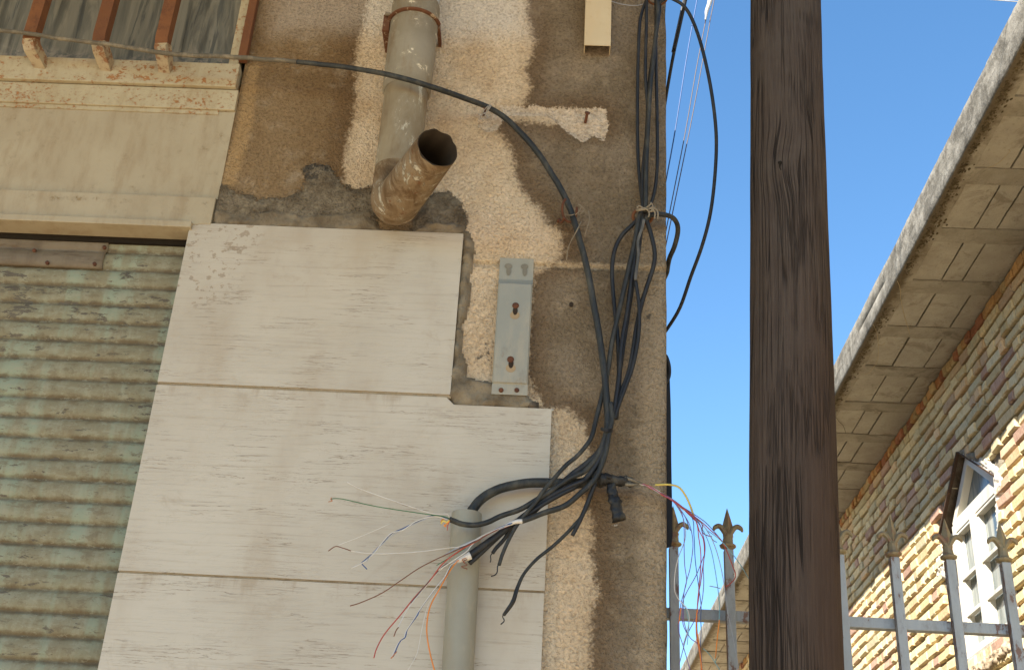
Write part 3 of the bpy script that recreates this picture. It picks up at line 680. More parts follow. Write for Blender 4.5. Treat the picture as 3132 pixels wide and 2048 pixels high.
for x, y in ((465, 545), (572, 548)):
    mb = MB(); c = wp('B', x, y, -.01); disc(mb, c, .0105, .0085, -.0087, 2); disc(mb, wp('B', x+2, y+32, -.01), .0065, .015, -.0085, 2); mb.build('keyhole', KM, br)
for (x, y, yy, r) in ((512, 806, -.026, .0095), (479, 1162, -.026, .0095), (416, 1364, -.021, .0065), (520, 1364, -.021, .0065)):
    c = wp('B', x, y, yy-.003); mb = MB(); mb.tube([(c[0], yy+.004, c[2]), (c[0], yy-.002, c[2]), (c[0], yy-.0045, c[2])], [r, r, r*.7], 12, 0, sub=1)
    mb.build('screw', DARKRUST, br)

q1 = wp('A', 975, 0, -.045); q2 = wp('A', 1140, 0, -.045); zb = wp('A', 1030, 300, -.045)[2]
ch = thing('metal_channel', ((q1[0]+q2[0])/2, -.02, zb), 'cream painted metal channel end with rust spots at the top of the wall', 'metal channel')
mb = MB(); x0, x1 = q1[0], q1[0]+.083
mb.box(x0, x1, -.045, -.042, zb, 5.06, ch=.0008); mb.box(x0, x0+.003, -.042, -.001, zb+.004, 5.06); mb.box(x1-.003, x1, -.042, -.001, zb+.002, 5.06)
mb.build('channel_body', CHANNEL, ch)
def nail(label, fr, x, y, dx, dy, L=.05, r=.004):
    a = wp(fr, x, y, .0); b = wp(fr, x+dx, y+dy, -L)
    mb = MB(); mb.tube([a, b], r, 8, 0, sub=1); mb.tube([b, tuple(Vector(b)+(Vector(b)-Vector(a)).normalized()*.003)], r*1.9, 10, 0, sub=1)
    tag(mb.build('nail', DARKRUST), label, 'nail')
nail('rusty nail sticking out of the chipped plaster patch', 'A', 972, 812, 14, -62, .03, .0045)
nail('rusty nail in the chipped plaster where the long cable is tied up', 'A', 300, 760, 15, -45, .045, .004)
mb = MB(); c = wp('B', 880, 805, .0); disc(mb, c, .006, .0075, -.0045, 0, th=.004)
tag(mb.build('wall_plug', HOLE), 'small dark plugged hole in the brown stucco left of the cables', 'wall plug')

# ================================================================== CABLES
def cable(name, label, cat, pts, rad, mat, group=None, seg=10, **k):
    mb = MB(); mb.tube(pts, rad, seg, 0, **k); o = mb.build(name, mat, smooth=True); return tag(o, label, cat, group)
# long cable from the window to the bundle
t = thing('long_cable', tuple(PY(*px('D', 1408, 900), -.05)), 'long dusty black cable sweeping from the barred window down to the bundle', 'cable')
pl = path('D', [(-60, 66), (0, 72), (60, 78), (140, 90), (230, 101), (330, 116), (390, 124), (450, 128), (560, 134), (620, 138), (690, 144)], [-.12, -.12])
mb = MB(); mb.tube(pl, [.0065, .0068, .0075, .0068], 10, 0, sub=6, wob=.004); mb.build('muddy_length', DUSTBR, t, smooth=True)
pr = path('D', [(690, 144, -.12), (720, 147, -.122), (800, 156, -.15), (870, 167, -.18), (930, 181, -.19), (1000, 201, -.16), (1060, 222, -.10), (1130, 248, -.045), (1180, 280, -.04), (1230, 330, -.04), (1280, 400, -.04), (1312, 455, -.04), (1333, 510, -.045),
                (1350, 568, -.05), (1368, 640, -.05), (1384, 730, -.055), (1400, 830, -.06), (1408, 900, -.065), (1412, 970, -.07), (1408, 1030, -.075), (1398, 1070, -.08), (1380, 1110, -.08)])
mb = MB(); mb.tube(pr, [.0075, .0078, .0085, .009, .009, .0095, .009, .0088], 12, 0, sub=7, wob=.0015); mb.build('clean_length', DUSTY, t, smooth=True)

GR = 'black cables of the bundle'
T = -.045
cable('cable', 'leftmost black cable of the hanging bundle above the knotted ring', 'cable', path('A', [(1395, -40), (1378, 0), (1338, 120), (1325, 300), (1318, 600), (1318, 900), (1325, 1100), (1345, 1300), (1358, 1400), (1340, 1500)], -.04), .0052, BLACK, GR)
cable('cable', 'second black cable of the upper bundle, running straight down left of centre', 'cable', path('A', [(1385, -40), (1378, 20), (1376, 200), (1370, 500), (1388, 750), (1378, 900), (1352, 1150), (1352, 1400)], -.05), .0052, BLACK, GR)
cable('cable', 'twisted pair of black cables crossing the middle of the upper bundle', 'cable', path('A', [(1445, -40), (1452, 90), (1432, 300), (1405, 560), (1390, 800), (1376, 1100), (1372, 1400)], -.06), .0068, DUSTY, GR)
cable('cable', 'black cable weaving behind the thick one in the upper bundle', 'cable', path('A', [(1460, -40), (1462, 90), (1425, 330), (1388, 600), (1382, 800), (1365, 1100), (1362, 1400)], -.035), .0052, BLACK, GR)
cable('cable', 'rightmost black cable of the upper bundle, bending in to the ring', 'cable', path('A', [(1438, -40), (1440, 100), (1440, 400), (1448, 800), (1448, 1100), (1432, 1260), (1392, 1400)], -.045), .005, BLACK, GR)
cable('cable', 'black cable hanging in a wide loop against the sky beside the pole', 'cable',
      path('A', [(1440, 60, -.05), (1470, 15, -.06), (1520, -12, -.06), (1570, 4, -.06), (1625, 42, -.06), (1680, 130, -.06), (1740, 300, -.06), (1797, 550, -.05), (1832, 800, -.03), (1839, 1000, 0), (1822, 1250, .03), (1792, 1450, .06), (1740, 1640, .1), (1670, 1830, .15), (1600, 2030, .2), (1520, 2165, .25), (1470, 2230, .3)]), .0055, BLACK)
cable('cable', 'short thick black cable curving from the ring around the wall corner', 'cable',
      path('B', [(1370, 240, -.05), (1400, 215, -.05), (1440, 206, -.05), (1500, 210, -.05), (1550, 228, -.03), (1580, 270, 0), (1584, 330, .03), (1562, 420, .06), (1532, 490, .09), (1520, 540, .12), (1512, 590, .15), (1490, 640, .2)]), .0072, DUSTY, seg=12)
LB = 'black cables hanging below the ring'
def lower(label, pts, r, Y, mat=BLACK, **k): return cable('cable', label, 'cable', pts, r, mat, LB, **k)
lower('black cable bowing out to the left below the knotted ring', path('B', [(1340, 210), (1295, 265), (1215, 345), (1168, 440), (1150, 560), (1155, 700), (1170, 860), (1185, 1000), (1196, 1200), (1192, 1350), (1165, 1556)], [-.04, -.03, -.05]), .0062, 0)
b3 = path('B', [(1345, 190), (1325, 240), (1302, 380), (1252, 600), (1195, 850), (1150, 1050), (1120, 1250), (1085, 1400), (1045, 1556)], [-.05, -.05, -.06])+path('C', [(1745, 100), (1712, 160), (1650, 232), (1580, 290), (1500, 380), (1440, 450), (1395, 515), (1340, 580), (1290, 640), (1235, 735), (1192, 830), (1168, 905)], [-.08, -.12, -.13])
lower('thick black cable crossing from the ring to the lower left, ending in a curled wire', b3, [.0075, .0072, .0066, .006, .0055, .005, .0045], 0, DUSTY)
cable('wire', 'curled bare end of the cable, topmost of the short ends by the conduit', 'wire', path('C', [(1168, 900), (1158, 915), (1157, 945), (1145, 965), (1118, 975)], -.13), .0016, BLACK, seg=6)
lower('slim black cable through the middle of the lower bundle', path('B', [(1358, 200), (1345, 260), (1312, 420), (1280, 620), (1250, 850), (1215, 1050), (1198, 1250), (1180, 1400), (1150, 1556)], [-.05, -.045, -.07])+path('C', [(1838, 40), (1828, 100), (1790, 210)], [-.075, -.08]), .0062, 0)
lower('black cable bulging out to the right towards the wall corner', path('B', [(1372, 200), (1380, 250), (1402, 320), (1430, 440), (1426, 540), (1382, 680), (1345, 800), (1312, 950), (1290, 1100), (1260, 1250), (1205, 1400), (1160, 1556)], [-.05, -.03, -.065]), .0064, 0)
lower('thin black cable twisting round the others below the groove', path('B', [(1365, 230), (1330, 330), (1303, 420), (1300, 600), (1328, 800), (1326, 1000), (1290, 1200), (1238, 1350), (1190, 1480), (1168, 1556)], [-.04, -.055, -.07]), .0052, 0)
lower('fine black cable pressed against the wall inside the bundle', path('B', [(1350, 260), (1335, 400), (1320, 500), (1285, 700), (1262, 850), (1232, 1050), (1205, 1250), (1198, 1400), (1180, 1556)], [-.035, -.03, -.06]), .0045, 0)
for k, (dx, w) in enumerate(((0, .0028), (8, .0024))):
    lower(('thin grey wire', 'thinner grey wire')[k]+' looping just below the ring in the bundle', path('B', [(1358+dx, 240), (1345+dx, 300), (1318+dx, 380), (1320+dx, 470), (1310+dx, 560), (1300+dx, 640)], -.062), w, 0, cable_mat('grey_wire%d' % k, (.06, .06, .055), (.16, .15, .13)), seg=6)
# below the lower tie the cables fan out to the left
cable2 = path('B', [(1120, 1450), (1128, 1556)], -.07)+path('C', [(1830, 90), (1785, 215), (1705, 318), (1600, 372), (1500, 440), (1400, 500), (1300, 560), (1180, 602), (1100, 640), (1020, 658), (940, 652), (885, 632), (862, 622)], [-.08, -.12, -.15])
t2 = thing('stripped_cable', cable2[-1], 'black cable ending over the conduit top in green, white and blue wires', 'cable')
mb = MB(); mb.tube(cable2, [.0065, .0066, .0066, .0068], 12, 0, sub=6, wob=.001); mb.build('sheath', DUSTY, t2, smooth=True)
def strand(parent, pts, col, Y, r=.0011, wob=.0, fr='C', seg=6):
    mb = MB(); mb.tube(path(fr, pts, Y), r, seg, 0, sub=6, wob=wob); return mb.build('wire', WIRE[col], parent, smooth=True)
strand(t2, [(862, 620), (830, 605), (740, 593), (600, 573), (420, 545), (300, 520), (200, 497), (140, 494), (128, 503)], 'green', [-.15, -.2])
strand(t2, [(132, 488), (124, 498), (134, 508), (110, 514)], 'copper', -.2)
strand(t2, [(860, 618), (845, 590), (760, 588), (640, 550), (450, 485), (300, 430), (228, 393)], 'white', [-.15, -.21], .0009)
strand(t2, [(860, 625), (800, 600), (740, 602), (650, 640), (572, 680), (500, 712), (440, 775), (385, 832), (335, 876), (318, 895), (348, 932)], 'blue', [-.15, -.19], .0013, .001)
strand(t2, [(860, 628), (800, 608), (735, 606), (650, 636), (572, 690), (500, 708), (445, 765), (390, 838), (325, 890), (255, 925)], 'white', [-.152, -.192], .0012, .0012)
strand(t2, [(858, 632), (790, 606), (735, 612), (655, 646), (560, 694), (505, 722), (430, 790), (370, 850), (345, 890)], 'grey', [-.15, -.19], .0009, .0012)
strand(t2, [(860, 628), (842, 640), (822, 632), (808, 650)], 'yellow', -.155, .0022)
strand(t2, [(862, 630), (845, 650), (828, 660), (840, 668)], 'orange', -.155, .0018)
strand(t2, [(862, 632), (852, 655), (846, 690)], 'red', -.155, .001)
strand(t2, [(860, 625), (820, 622), (806, 640)], 'orange', -.15, .0014)
cable4 = path('B', [(1140, 1450), (1150, 1556)], -.075)+path('C', [(1850, 90), (1822, 230), (1762, 370), (1672, 460), (1580, 535), (1450, 580), (1370, 612), (1305, 635)], [-.085, -.13])
t3 = thing('stripped_cable', cable4[-1], 'black cable with a pale stripped end fraying into blue, brown, red and white wires', 'cable')
mb = MB(); mb.tube(cable4, [.0068, .007, .0072, .0066], 12, 0, sub=6, wob=.001); mb.build('sheath', DUSTY, t3, smooth=True)
mb = MB(); mb.tube(path('C', [(1312, 634), (1270, 638), (1225, 655), (1190, 672)], -.132), [.0058, .0055, .004, .0025], 10, 0, sub=4); mb.build('foil', WIRE['white'], t3, smooth=True)
strand(t3, [(1250, 645), (1160, 680), (1060, 730), (985, 772), (920, 800)], 'blue', -.135, .002)
strand(t3, [(1230, 650), (1130, 700), (1000, 770), (820, 850), (680, 920), (560, 1000), (440, 1080), (310, 1138), (245, 1158)], 'brown', [-.135, -.2], .0013)
strand(t3, [(1230, 660), (1120, 705), (1020, 762), (930, 812), (820, 895), (740, 1000), (640, 1110), (560, 1210), (460, 1330), (410, 1420), (392, 1480)], 'red', [-.135, -.2], .0015)
strand(t3, [(1240, 655), (1150, 690), (1060, 730), (1000, 780), (965, 822), (880, 880), (790, 938)], 'white', [-.137, -.16], .0012)
strand(t3, [(1220, 655), (1080, 715), (1000, 760), (930, 790), (850, 800), (640, 825), (400, 835), (245, 818)], 'white', [-.137, -.21], .0009)
strand(t3, [(250, 818), (225, 808), (200, 800), (155, 790), (110, 818)], 'brown', -.21, .0012)
strand(t3, [(170, 782), (330, 720), (490, 650)], 'white', -.21, .0006)
strand(t3, [(1200, 670), (1100, 712), (1030, 745), (960, 775), (880, 815), (815, 855)], 'grey', -.14, .0016)
strand(t3, [(960, 800), (860, 860), (780, 908)], 'green', -.15, .001)
cable5 = path('B', [(1105, 1400), (1118, 1556)], -.065)+path('C', [(1836, 90), (1790, 200), (1700, 285), (1620, 348), (1500, 455), (1430, 525), (1345, 600), (1240, 660), (1150, 730), (1050, 800), (965, 858)], [-.075, -.1, -.13])
t4 = thing('stripped_cable', cable5[-1], 'thick black cable cut open in front of the conduit with orange, red and blue wires', 'cable')
mb = MB(); mb.tube(cable5, [.0075, .0078, .0085, .0085, .009], 12, 0, sub=6, wob=.001); mb.build('sheath', BLACK, t4, smooth=True)
mb = MB(); mb.tube(path('C', [(990, 845), (955, 862), (915, 880), (900, 878)], -.132), [.0105, .0085, .005, .002], 8, 0, sub=4, wob=.003); mb.build('foil', WIRE['white'], t4, smooth=True)
strand(t4, [(925, 875), (905, 885), (860, 945), (800, 1050), (742, 1160), (720, 1280), (730, 1400), (768, 1560), (800, 1650)], 'orange', [-.135, -.16], .0017)
strand(t4, [(915, 880), (872, 905), (835, 975), (765, 1060), (680, 1180), (660, 1220), (600, 1300), (585, 1350), (550, 1382), (512, 1470)], 'blue', [-.135, -.19], .0014, .0012)
strand(t4, [(915, 882), (868, 908), (830, 980), (758, 1068), (672, 1190), (650, 1225), (592, 1310), (575, 1360), (535, 1395), (500, 1478)], 'white', [-.137, -.192], .0011, .0014)
strand(t4, [(905, 880), (850, 900), (780, 960), (700, 1055), (610, 1165), (545, 1285), (516, 1345)], 'white', [-.135, -.2], .0012)
strand(t4, [(900, 885), (830, 905), (760, 975), (700, 1045), (620, 1140)], 'pink', [-.135, -.19], .0011)
strand(t4, [(545, 1290), (530, 1310), (516, 1347)], 'brown', -.2, .0013)
strand(t4, [(512, 1470), (498, 1482), (535, 1440)], 'copper', -.192, .0012)
strand(t4, [(845, 960), (790, 1060), (730, 1150), (690, 1300), (660, 1450), (600, 1560)], 'white', [-.14, -.16], .0007)
strand(t4, [(970, 870), (945, 885), (970, 905), (935, 915), (972, 930)], 'brown', -.14, .0013)
strand(t4, [(965, 860), (940, 872), (955, 888)], 'copper', -.14, .001)
c6 = path('C', [(1838, 85), (1800, 230), (1722, 350), (1640, 420), (1560, 462), (1440, 530), (1330, 605), (1210, 690), (1100, 790), (1030, 855), (985, 895)], [-.08, -.11, -.12])
cable('cable', 'frayed black cable running beneath the thick cut one over the conduit', 'cable', c6, [.0066, .0066, .006, .0062, .0058], BLACK, LB)
cable('cable', 'black cable turning down to a short curled end right of the conduit', 'cable', path('C', [(1700, 380), (1560, 440), (1440, 510), (1330, 590), (1262, 650), (1200, 745), (1150, 800), (1128, 832)], -.105), [.006, .006, .005, .0045], BLACK, LB)
cable('wire', 'tiny curled bare end hanging nearest to the conduit', 'wire', path('C', [(1128, 830), (1115, 848), (1117, 870), (1113, 888)], -.105), .0014, BLACK, seg=6)
cable('cable', 'long thin black cable hanging lowest with a split tip in front of the tiles', 'cable', path('C', [(1780, 340), (1752, 430), (1695, 580), (1605, 690), (1500, 790), (1400, 870), (1322, 960), (1280, 1050), (1255, 1130), (1215, 1190), (1197, 1215)], [-.07, -.09, -.1]), [.005, .0048, .0045, .004, .0055, .004], DUSTY)
cable('wire', 'hooked bare wire at the tip of the lowest hanging cable', 'wire', path('C', [(1200, 1205), (1190, 1225), (1200, 1250), (1178, 1273)], -.1), .0015, BLACK, seg=6)
cable('cable', 'black split strand alongside the tip of the lowest hanging cable', 'cable', path('C', [(1285, 1050), (1272, 1090), (1240, 1150), (1205, 1200)], -.106), .0028, BLACK, seg=8)
cable('cable', 'short black cable stub pointing down in front of the stucco pier', 'cable', path('C', [(1762, 400), (1735, 470), (1700, 560), (1660, 650), (1622, 722)], -.09), [.0058, .0055, .005], BLACK)

# conduit, thick cable and splice
ca = PY(*px('C', 968, 592), -.056); cb = PY(*px('C', 912, 1556), -.056); dv = (Vector(cb)-Vector(ca)); dv /= -dv.z; cbot = Vector(ca)+dv*(ca[2]-.02)
cdt = thing('conduit', tuple(cbot), 'pale grey steel conduit pipe standing on the marble tiles with cable coming out', 'conduit')
mb = MB(); rC = .0385
mb.tube([ca, tuple(Vector(ca)+dv*.4), tuple(Vector(ca)+dv*.8), tuple(cbot)], [rC, rC, rC, rC], 40, 0, cap=False, sub=1)
mb.tube([tuple(Vector(ca)+dv*.3), ca], [rC-.003, rC-.003], 40, 1, cap=False, sub=1)
n = 40; base = len(mb.v)
a0 = Vector(ca); rim = []
for k in range(n):
    a = 2*math.pi*k/n
    rim.append((a0.x+math.cos(a)*rC, a0.y+math.sin(a)*rC, a0.z)); 
for k in range(n):
    a = 2*math.pi*k/n; rim.append((a0.x+math.cos(a)*(rC-.003), a0.y+math.sin(a)*(rC-.003), a0.z+.0006))
mb.add(rim, [(k, (k+1) % n, n+(k+1) % n, n+k) for k in range(n)], 0)
mb.build('conduit_tube', [CONDUIT, HOLE], cdt, smooth=True)
thick = [tuple(Vector(ca)+dv*.12)]+path('C', [(992, 600), (1010, 555), (1045, 510), (1105, 465), (1200, 425), (1350, 398), (1500, 398), (1620, 402), (1720, 392), (1780, 380)], [-.056, -.05, -.055, -.06])
th = thing('trunk_cable', thick[-1], 'thickest dusty black cable arching from the conduit top to a taped splice', 'cable')
mb = MB(); mb.tube(thick, [.0125, .0125, .0125, .012, .0125, .0135, .013], 16, 0, sub=6); mb.build('sheath', DUSTY, th, smooth=True)
mb = MB(); mb.tube(path('C', [(1750, 385), (1770, 378), (1800, 375), (1838, 374), (1840, 377), (1880, 378), (1920, 382), (1955, 384), (1960, 388), (1985, 392), (2015, 392), (2030, 393)], -.062), [.012, .0185, .0205, .0195, .0145, .0165, .0135, .0165, .012, .0125, .008, .005], 14, 0, sub=4, wob=.004, flat=.85, jit=.006); mb.build('tape_wrap', TAPE, th, smooth=True)
mb = MB(); mb.tube(path('C', [(1862, 400), (1866, 430), (1874, 455), (1884, 480)], -.07), [.009, .012, .010], 10, 0, sub=4, wob=.003, flat=.4, jit=.005)
mb.tube(path('C', [(1872, 470), (1885, 510), (1895, 560), (1912, 622)], -.07), [.012, .0155, .0145, .0165], 12, 0, sub=5, wob=.004, flat=.4, jit=.007); mb.build('tape_tail', TAPE, th, smooth=True)
mb = MB(); mb.tube(path('C', [(1945, 365), (1990, 378), (2040, 395), (2060, 396)], -.07), [.006, .005, .003, .002], 8, 0, sub=3, wob=.003); mb.tube(path('C', [(1950, 405), (2000, 408), (2035, 402)], -.07), [.005, .004, .002], 8, 0, sub=3, wob=.003); mb.build('tape_end', DUSTBR, th, smooth=True)
def strF(pts, col, Y=(-.05, -.03), r=.0011, fr='E'): return strand(th, pts, col, list(Y), r, .0008, fr)
trunk = [(70, 322), (120, 345), (185, 372), (250, 410), (300, 440)]
def jt(s): return [(x+random.uniform(-4, 4), y+random.uniform(-5, 5)) for x, y in s]
e2f = lambda P: [((2020+x/3.283-1900)*1.932, (1574+y/3.283-1300)*1.932) for x, y in P]
specs = [('violet', [(215, -20), (237, 150), (236, 300), (243, 500), (262, 650), (240, 760), (208, 880), (190, 1010), (182, 1150), (235, 1330), (300, 1560)]),
 ('violet', [(240, 0), (300, 120), (325, 300), (300, 520), (262, 660), (235, 800), (230, 1000), (250, 1120), (300, 1230), (390, 1320), (420, 1560)]),
 ('red', [(330, 20), (390, 160), (430, 250), (440, 400), (420, 560), (400, 700), (380, 800), (370, 950), (368, 1150), (395, 1330), (410, 1560)]),
 ('blue', [(310, 10), (335, 200), (345, 400), (362, 560), (390, 760), (408, 900), (405, 1040), (410, 1160), (400, 1330)]),
 ('red', [(340, 30), (385, 240), (405, 400), (402, 560), (385, 740), (385, 820), (362, 1000), (360, 1180), (385, 1340), (418, 1560)]),
 ('violet', [(360, 40), (420, 180), (448, 330), (430, 520), (435, 700), (410, 900), (340, 1060), (270, 1200), (210, 1420), (190, 1500)]),
 ('teal', [(300, -10), (420, 140), (500, 330), (550, 560), (585, 800), (592, 1000), (575, 1200), (552, 1480)]),
 ('grey', [(320, 0), (450, 130), (540, 300), (610, 540), (645, 730), (670, 940), (720, 1180), (790, 1560)]),
 ('violet', [(380, 20), (470, 90), (560, 190), (630, 280)]),
 ('red', [(400, 60), (500, 150), (600, 240), (655, 340), (720, 500), (755, 610), (700, 690), (640, 720)]),
 ('teal', [(480, 160), (600, 250), (730, 400), (830, 540), (890, 640)]),
 ('red', [(395, 60), (420, 170), (470, 205), (515, 215)]), ('grey', [(430, 100), (520, 240), (562, 272)]), ('grey', [(497, 713), (545, 722), (600, 735)]),
 ('grey', [(225, 20), (250, 220), (180, 420)]), ('white', [(180, 420), (150, 560), (142, 740), (180, 840), (260, 930), (290, 1030), (270, 1160), (230, 1300)]),
 ('violet', [(440, 400), (360, 600), (260, 780), (220, 900), (225, 1080), (262, 1180)]), ('teal', [(225, 900), (262, 960), (285, 1100), (270, 1300)]),
 ('orange', [(205, 930), (190, 1050), (185, 1090)]), ('orange', [(370, 940), (360, 1100), (390, 1330), (416, 1560)]), ('orange', [(592, 1050), (570, 1250), (552, 1440)]),
 ('teal', [(430, 1340), (500, 1410), (600, 1560)]), ('blue', [(240, 0), (290, 130), (312, 160)])]
for c, p in specs:
    e = e2f(p); tr = jt(trunk) if p[0][1] < 70 else []
    if tr and e[0][0] < tr[-1][0]: tr = tr[:-1]
    strF(tr+e, c, (-.06, -.035, -.02), .00105 if c not in ('orange', 'red') else .0013)
for c in ('red', 'red', 'brown', 'pink', 'red', 'white', 'grey'): strF(jt(trunk)+jt([(350, 480), (400, 520), (440, 560)]), c, (-.06, -.035), .0013)
strand(th, [(200, 352), (280, 350), (340, 365), (380, 415), (408, 475), (430, 540)], 'yellow', [-.05, -.03], .0026, 0, 'E')

# ties and rings
def ring(name, label, fr, cx, cy, rx, ry, Y, r, mat, a0=0, a1=2*math.pi, cat='ring', tilt=0):
    P = [(cx+math.cos(a)*rx, cy+math.sin(a)*ry, Y+tilt*math.sin(a)) for a in np.linspace(a0, a1, 26)]
    mb = MB(); mb.tube(path(fr, P), r, 8, 0, sub=1, wob=.001); return tag(mb.build(name, mat, smooth=True), label, cat)
ring('hook_ring', 'rusty open ring hook holding the long cable on the stucco', 'A', 868, 1385, 48, 82, -.055, .0038, DARKRUST, -.2, 4.2, tilt=.015)
mb = MB(); mb.tube(path('A', [(835, 1440, -.06), (815, 1470, -.03), (800, 1450, -.01), (790, 1470, 0)]), .004, 8, 0, sub=4); tag(mb.build('nail', DARKRUST, smooth=True), 'bent rusty nail at the foot of the open ring hook', 'nail')
ring('hook_ring', 'rusty ring behind the knotted cable bundle near the wall corner', 'G', 340, 525, 155, 120, -.03, .005, RUST, tilt=.01)
ring('hook_ring', 'rusty ring at the very top where the cables meet the sky', 'A', 1450, -10, 62, 42, -.05, .004, RUST, tilt=.02)
def tie(label, fr, loops, strs, Y, r=.0022, mat=TWINE):
    mb = MB()
    for (x0, y0, x1, y1) in loops: mb.tube(path(fr, [(x0, y0, Y+.03), (x0, y0, Y), ((x0+x1)/2, (y0+y1)/2+3, Y-.012), (x1, y1, Y), (x1, y1, Y+.03)]), r, 6, 0, sub=4)
    for s in strs: mb.tube(path(fr, s, Y-.012), r*.8, 6, 0, sub=4, wob=.002)
    tag(mb.build('twine_tie', mat, smooth=True), label, 'tie')
tie('frayed grey twine knotting the cable bundle to its ring', 'G', [(250, 420, 430, 385), (255, 435, 450, 400), (430, 400, 520, 380)],
    [[(360, 400), (300, 360), (255, 375), (270, 395)], [(380, 390), (430, 430), (450, 480), (435, 530)], [(470, 300), (500, 340), (510, 420), (540, 470), (530, 560)], [(520, 390), (570, 430), (585, 500), (580, 570)], [(400, 380), (450, 350), (480, 310)], [(440, 410), (480, 400), (490, 440), (450, 440)]], -.065, .003)
tie('pale twine tying the long cable to its ring hook', 'B', [(862, 212, 902, 205)], [[(905, 210), (935, 180), (945, 150), (925, 140), (965, 170), (940, 205)], [(992, 180), (1000, 240), (985, 300), (970, 352)], [(945, 255), (905, 330)], [(930, 290), (870, 400), (850, 510)]], -.055, .0016)
tie('wire twist fastening the long cable to the nail above the chipped plaster', 'A', [(325, 735, 350, 700), (318, 728, 340, 695)], [[(345, 690), (320, 740), (280, 770), (300, 800)], [(330, 700), (300, 740), (330, 780), (270, 790)]], -.055, .0016, flat('tie_wire', (.30, .27, .22), .7))
tie('thin black wire binding the lower cable bundle', 'C', [(1800, 62, 1868, 72), (1802, 70, 1866, 80), (1804, 56, 1866, 64)], [], -.085, .0018, BLACK)
mb = MB(); mb.tube(path('A', [(1140, 8), (1220, 30), (1310, 38), (1380, 20)], -.02), .0012, 6, 0); tag(mb.build('wire', WIRE['grey'], smooth=True), 'thin wire slung from the cream channel to the cable bundle', 'wire')
ring('hook_ring', 'broken bit of brown wire lying against the tiles', 'C', 315, 218, 8, 6, -.02, .001, DARKRUST, 0, 3.1, 'wire') if False else None

# black metal sheet and small cable just behind the wall corner
t = PY(*px('E', 298, -200), .12); bt = PY(*px('E', 300, 715), .12)
mb = MB(); zt = PY(2052, 1112, .12)[2]; x_ = PY(2054.5, 1400, .12)[0]
P = [(x_-.03, zt+.05), (x_-.004, zt), (x_-.001, zt-.14), (x_-.0012, zt-.3), (x_, bt[2]+.03), (x_-.004, bt[2]), (x_-.03, bt[2]-.01)]
n = len(P); mb.add([(x, .118, z) for x, z in P]+[(x, .124, z) for x, z in P], [tuple(range(n)), tuple(range(2*n-1, n-1, -1))]+[(i, n+i, n+(i+1) % n, (i+1) % n) for i in range(n)])
tag(mb.build('metal_sheet', flat('black_sheet', (.012, .012, .013), .7)), 'narrow black metal sheet edge hanging just behind the wall corner', 'metal sheet')
cable('cable', 'short black cable curl poking out behind the wall corner above the sheet', 'cable', path('B', [(1495, 1130), (1512, 1152), (1528, 1210), (1528, 1270), (1512, 1310), (1490, 1330)], .11), .005, BLACK)

# ================================================================== UTILITY POLE
pb = thing('utility_pole', (.524, -.1, 0), 'weathered dark brown wooden utility pole standing in front of the fence', 'pole')
v = []; f = []; seg = 96; zz = np.arange(0, 6.4, .04)
for z in zz:
    cx = .6185+(z-2.292)*.0412; r = .1085-.0012*(z-3)
    for k in range(seg):
        a = 2*math.pi*k/seg; d = Vector((math.cos(a), math.sin(a), 0))
        rr = r+noise.noise(Vector((d.x*1.2, d.y*1.2, z*.9)))*.004+noise.noise(Vector((d.x*5, d.y*5, z*2.5)))*.0026+noise.noise(Vector((d.x*14, d.y*14, z*5)))*.0012
        v.append((cx+d.x*rr, -.1+d.y*rr, z))
for i in range(len(zz)-1):
    for k in range(seg): a = i*seg+k; b = i*seg+(k+1) % seg; f.append((a, b, b+seg, a+seg))
f.append(tuple((len(zz)-1)*seg+k for k in range(seg)))
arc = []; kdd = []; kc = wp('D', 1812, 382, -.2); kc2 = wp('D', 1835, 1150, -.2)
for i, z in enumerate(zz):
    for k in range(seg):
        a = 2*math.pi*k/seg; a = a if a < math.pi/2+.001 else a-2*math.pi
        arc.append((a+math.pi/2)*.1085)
        p = v[i*seg+k]; kdd.append(min(math.hypot((p[0]-q[0])*1.6, (z-q[2])*.8) if p[1] < -.1 else 1 for q in (kc,)))
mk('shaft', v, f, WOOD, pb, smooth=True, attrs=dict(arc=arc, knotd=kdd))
c = wp('D', 1812, 382, -.2); mb = MB()
mb.tube([(c[0]-.001, -.19, c[2]+.012), (c[0]+.002, -.1985, c[2]+.006), (c[0], -.201, c[2])], [.004, .006, .003], 8, 0); mb.tube([(c[0], -.2035, c[2]), (c[0]-.001, -.2035, c[2]-.012), (c[0]+.002, -.2035, c[2]-.022)], [.003, .0016, .0012], 6, 0); mb.build('knot', CRACK, pb)

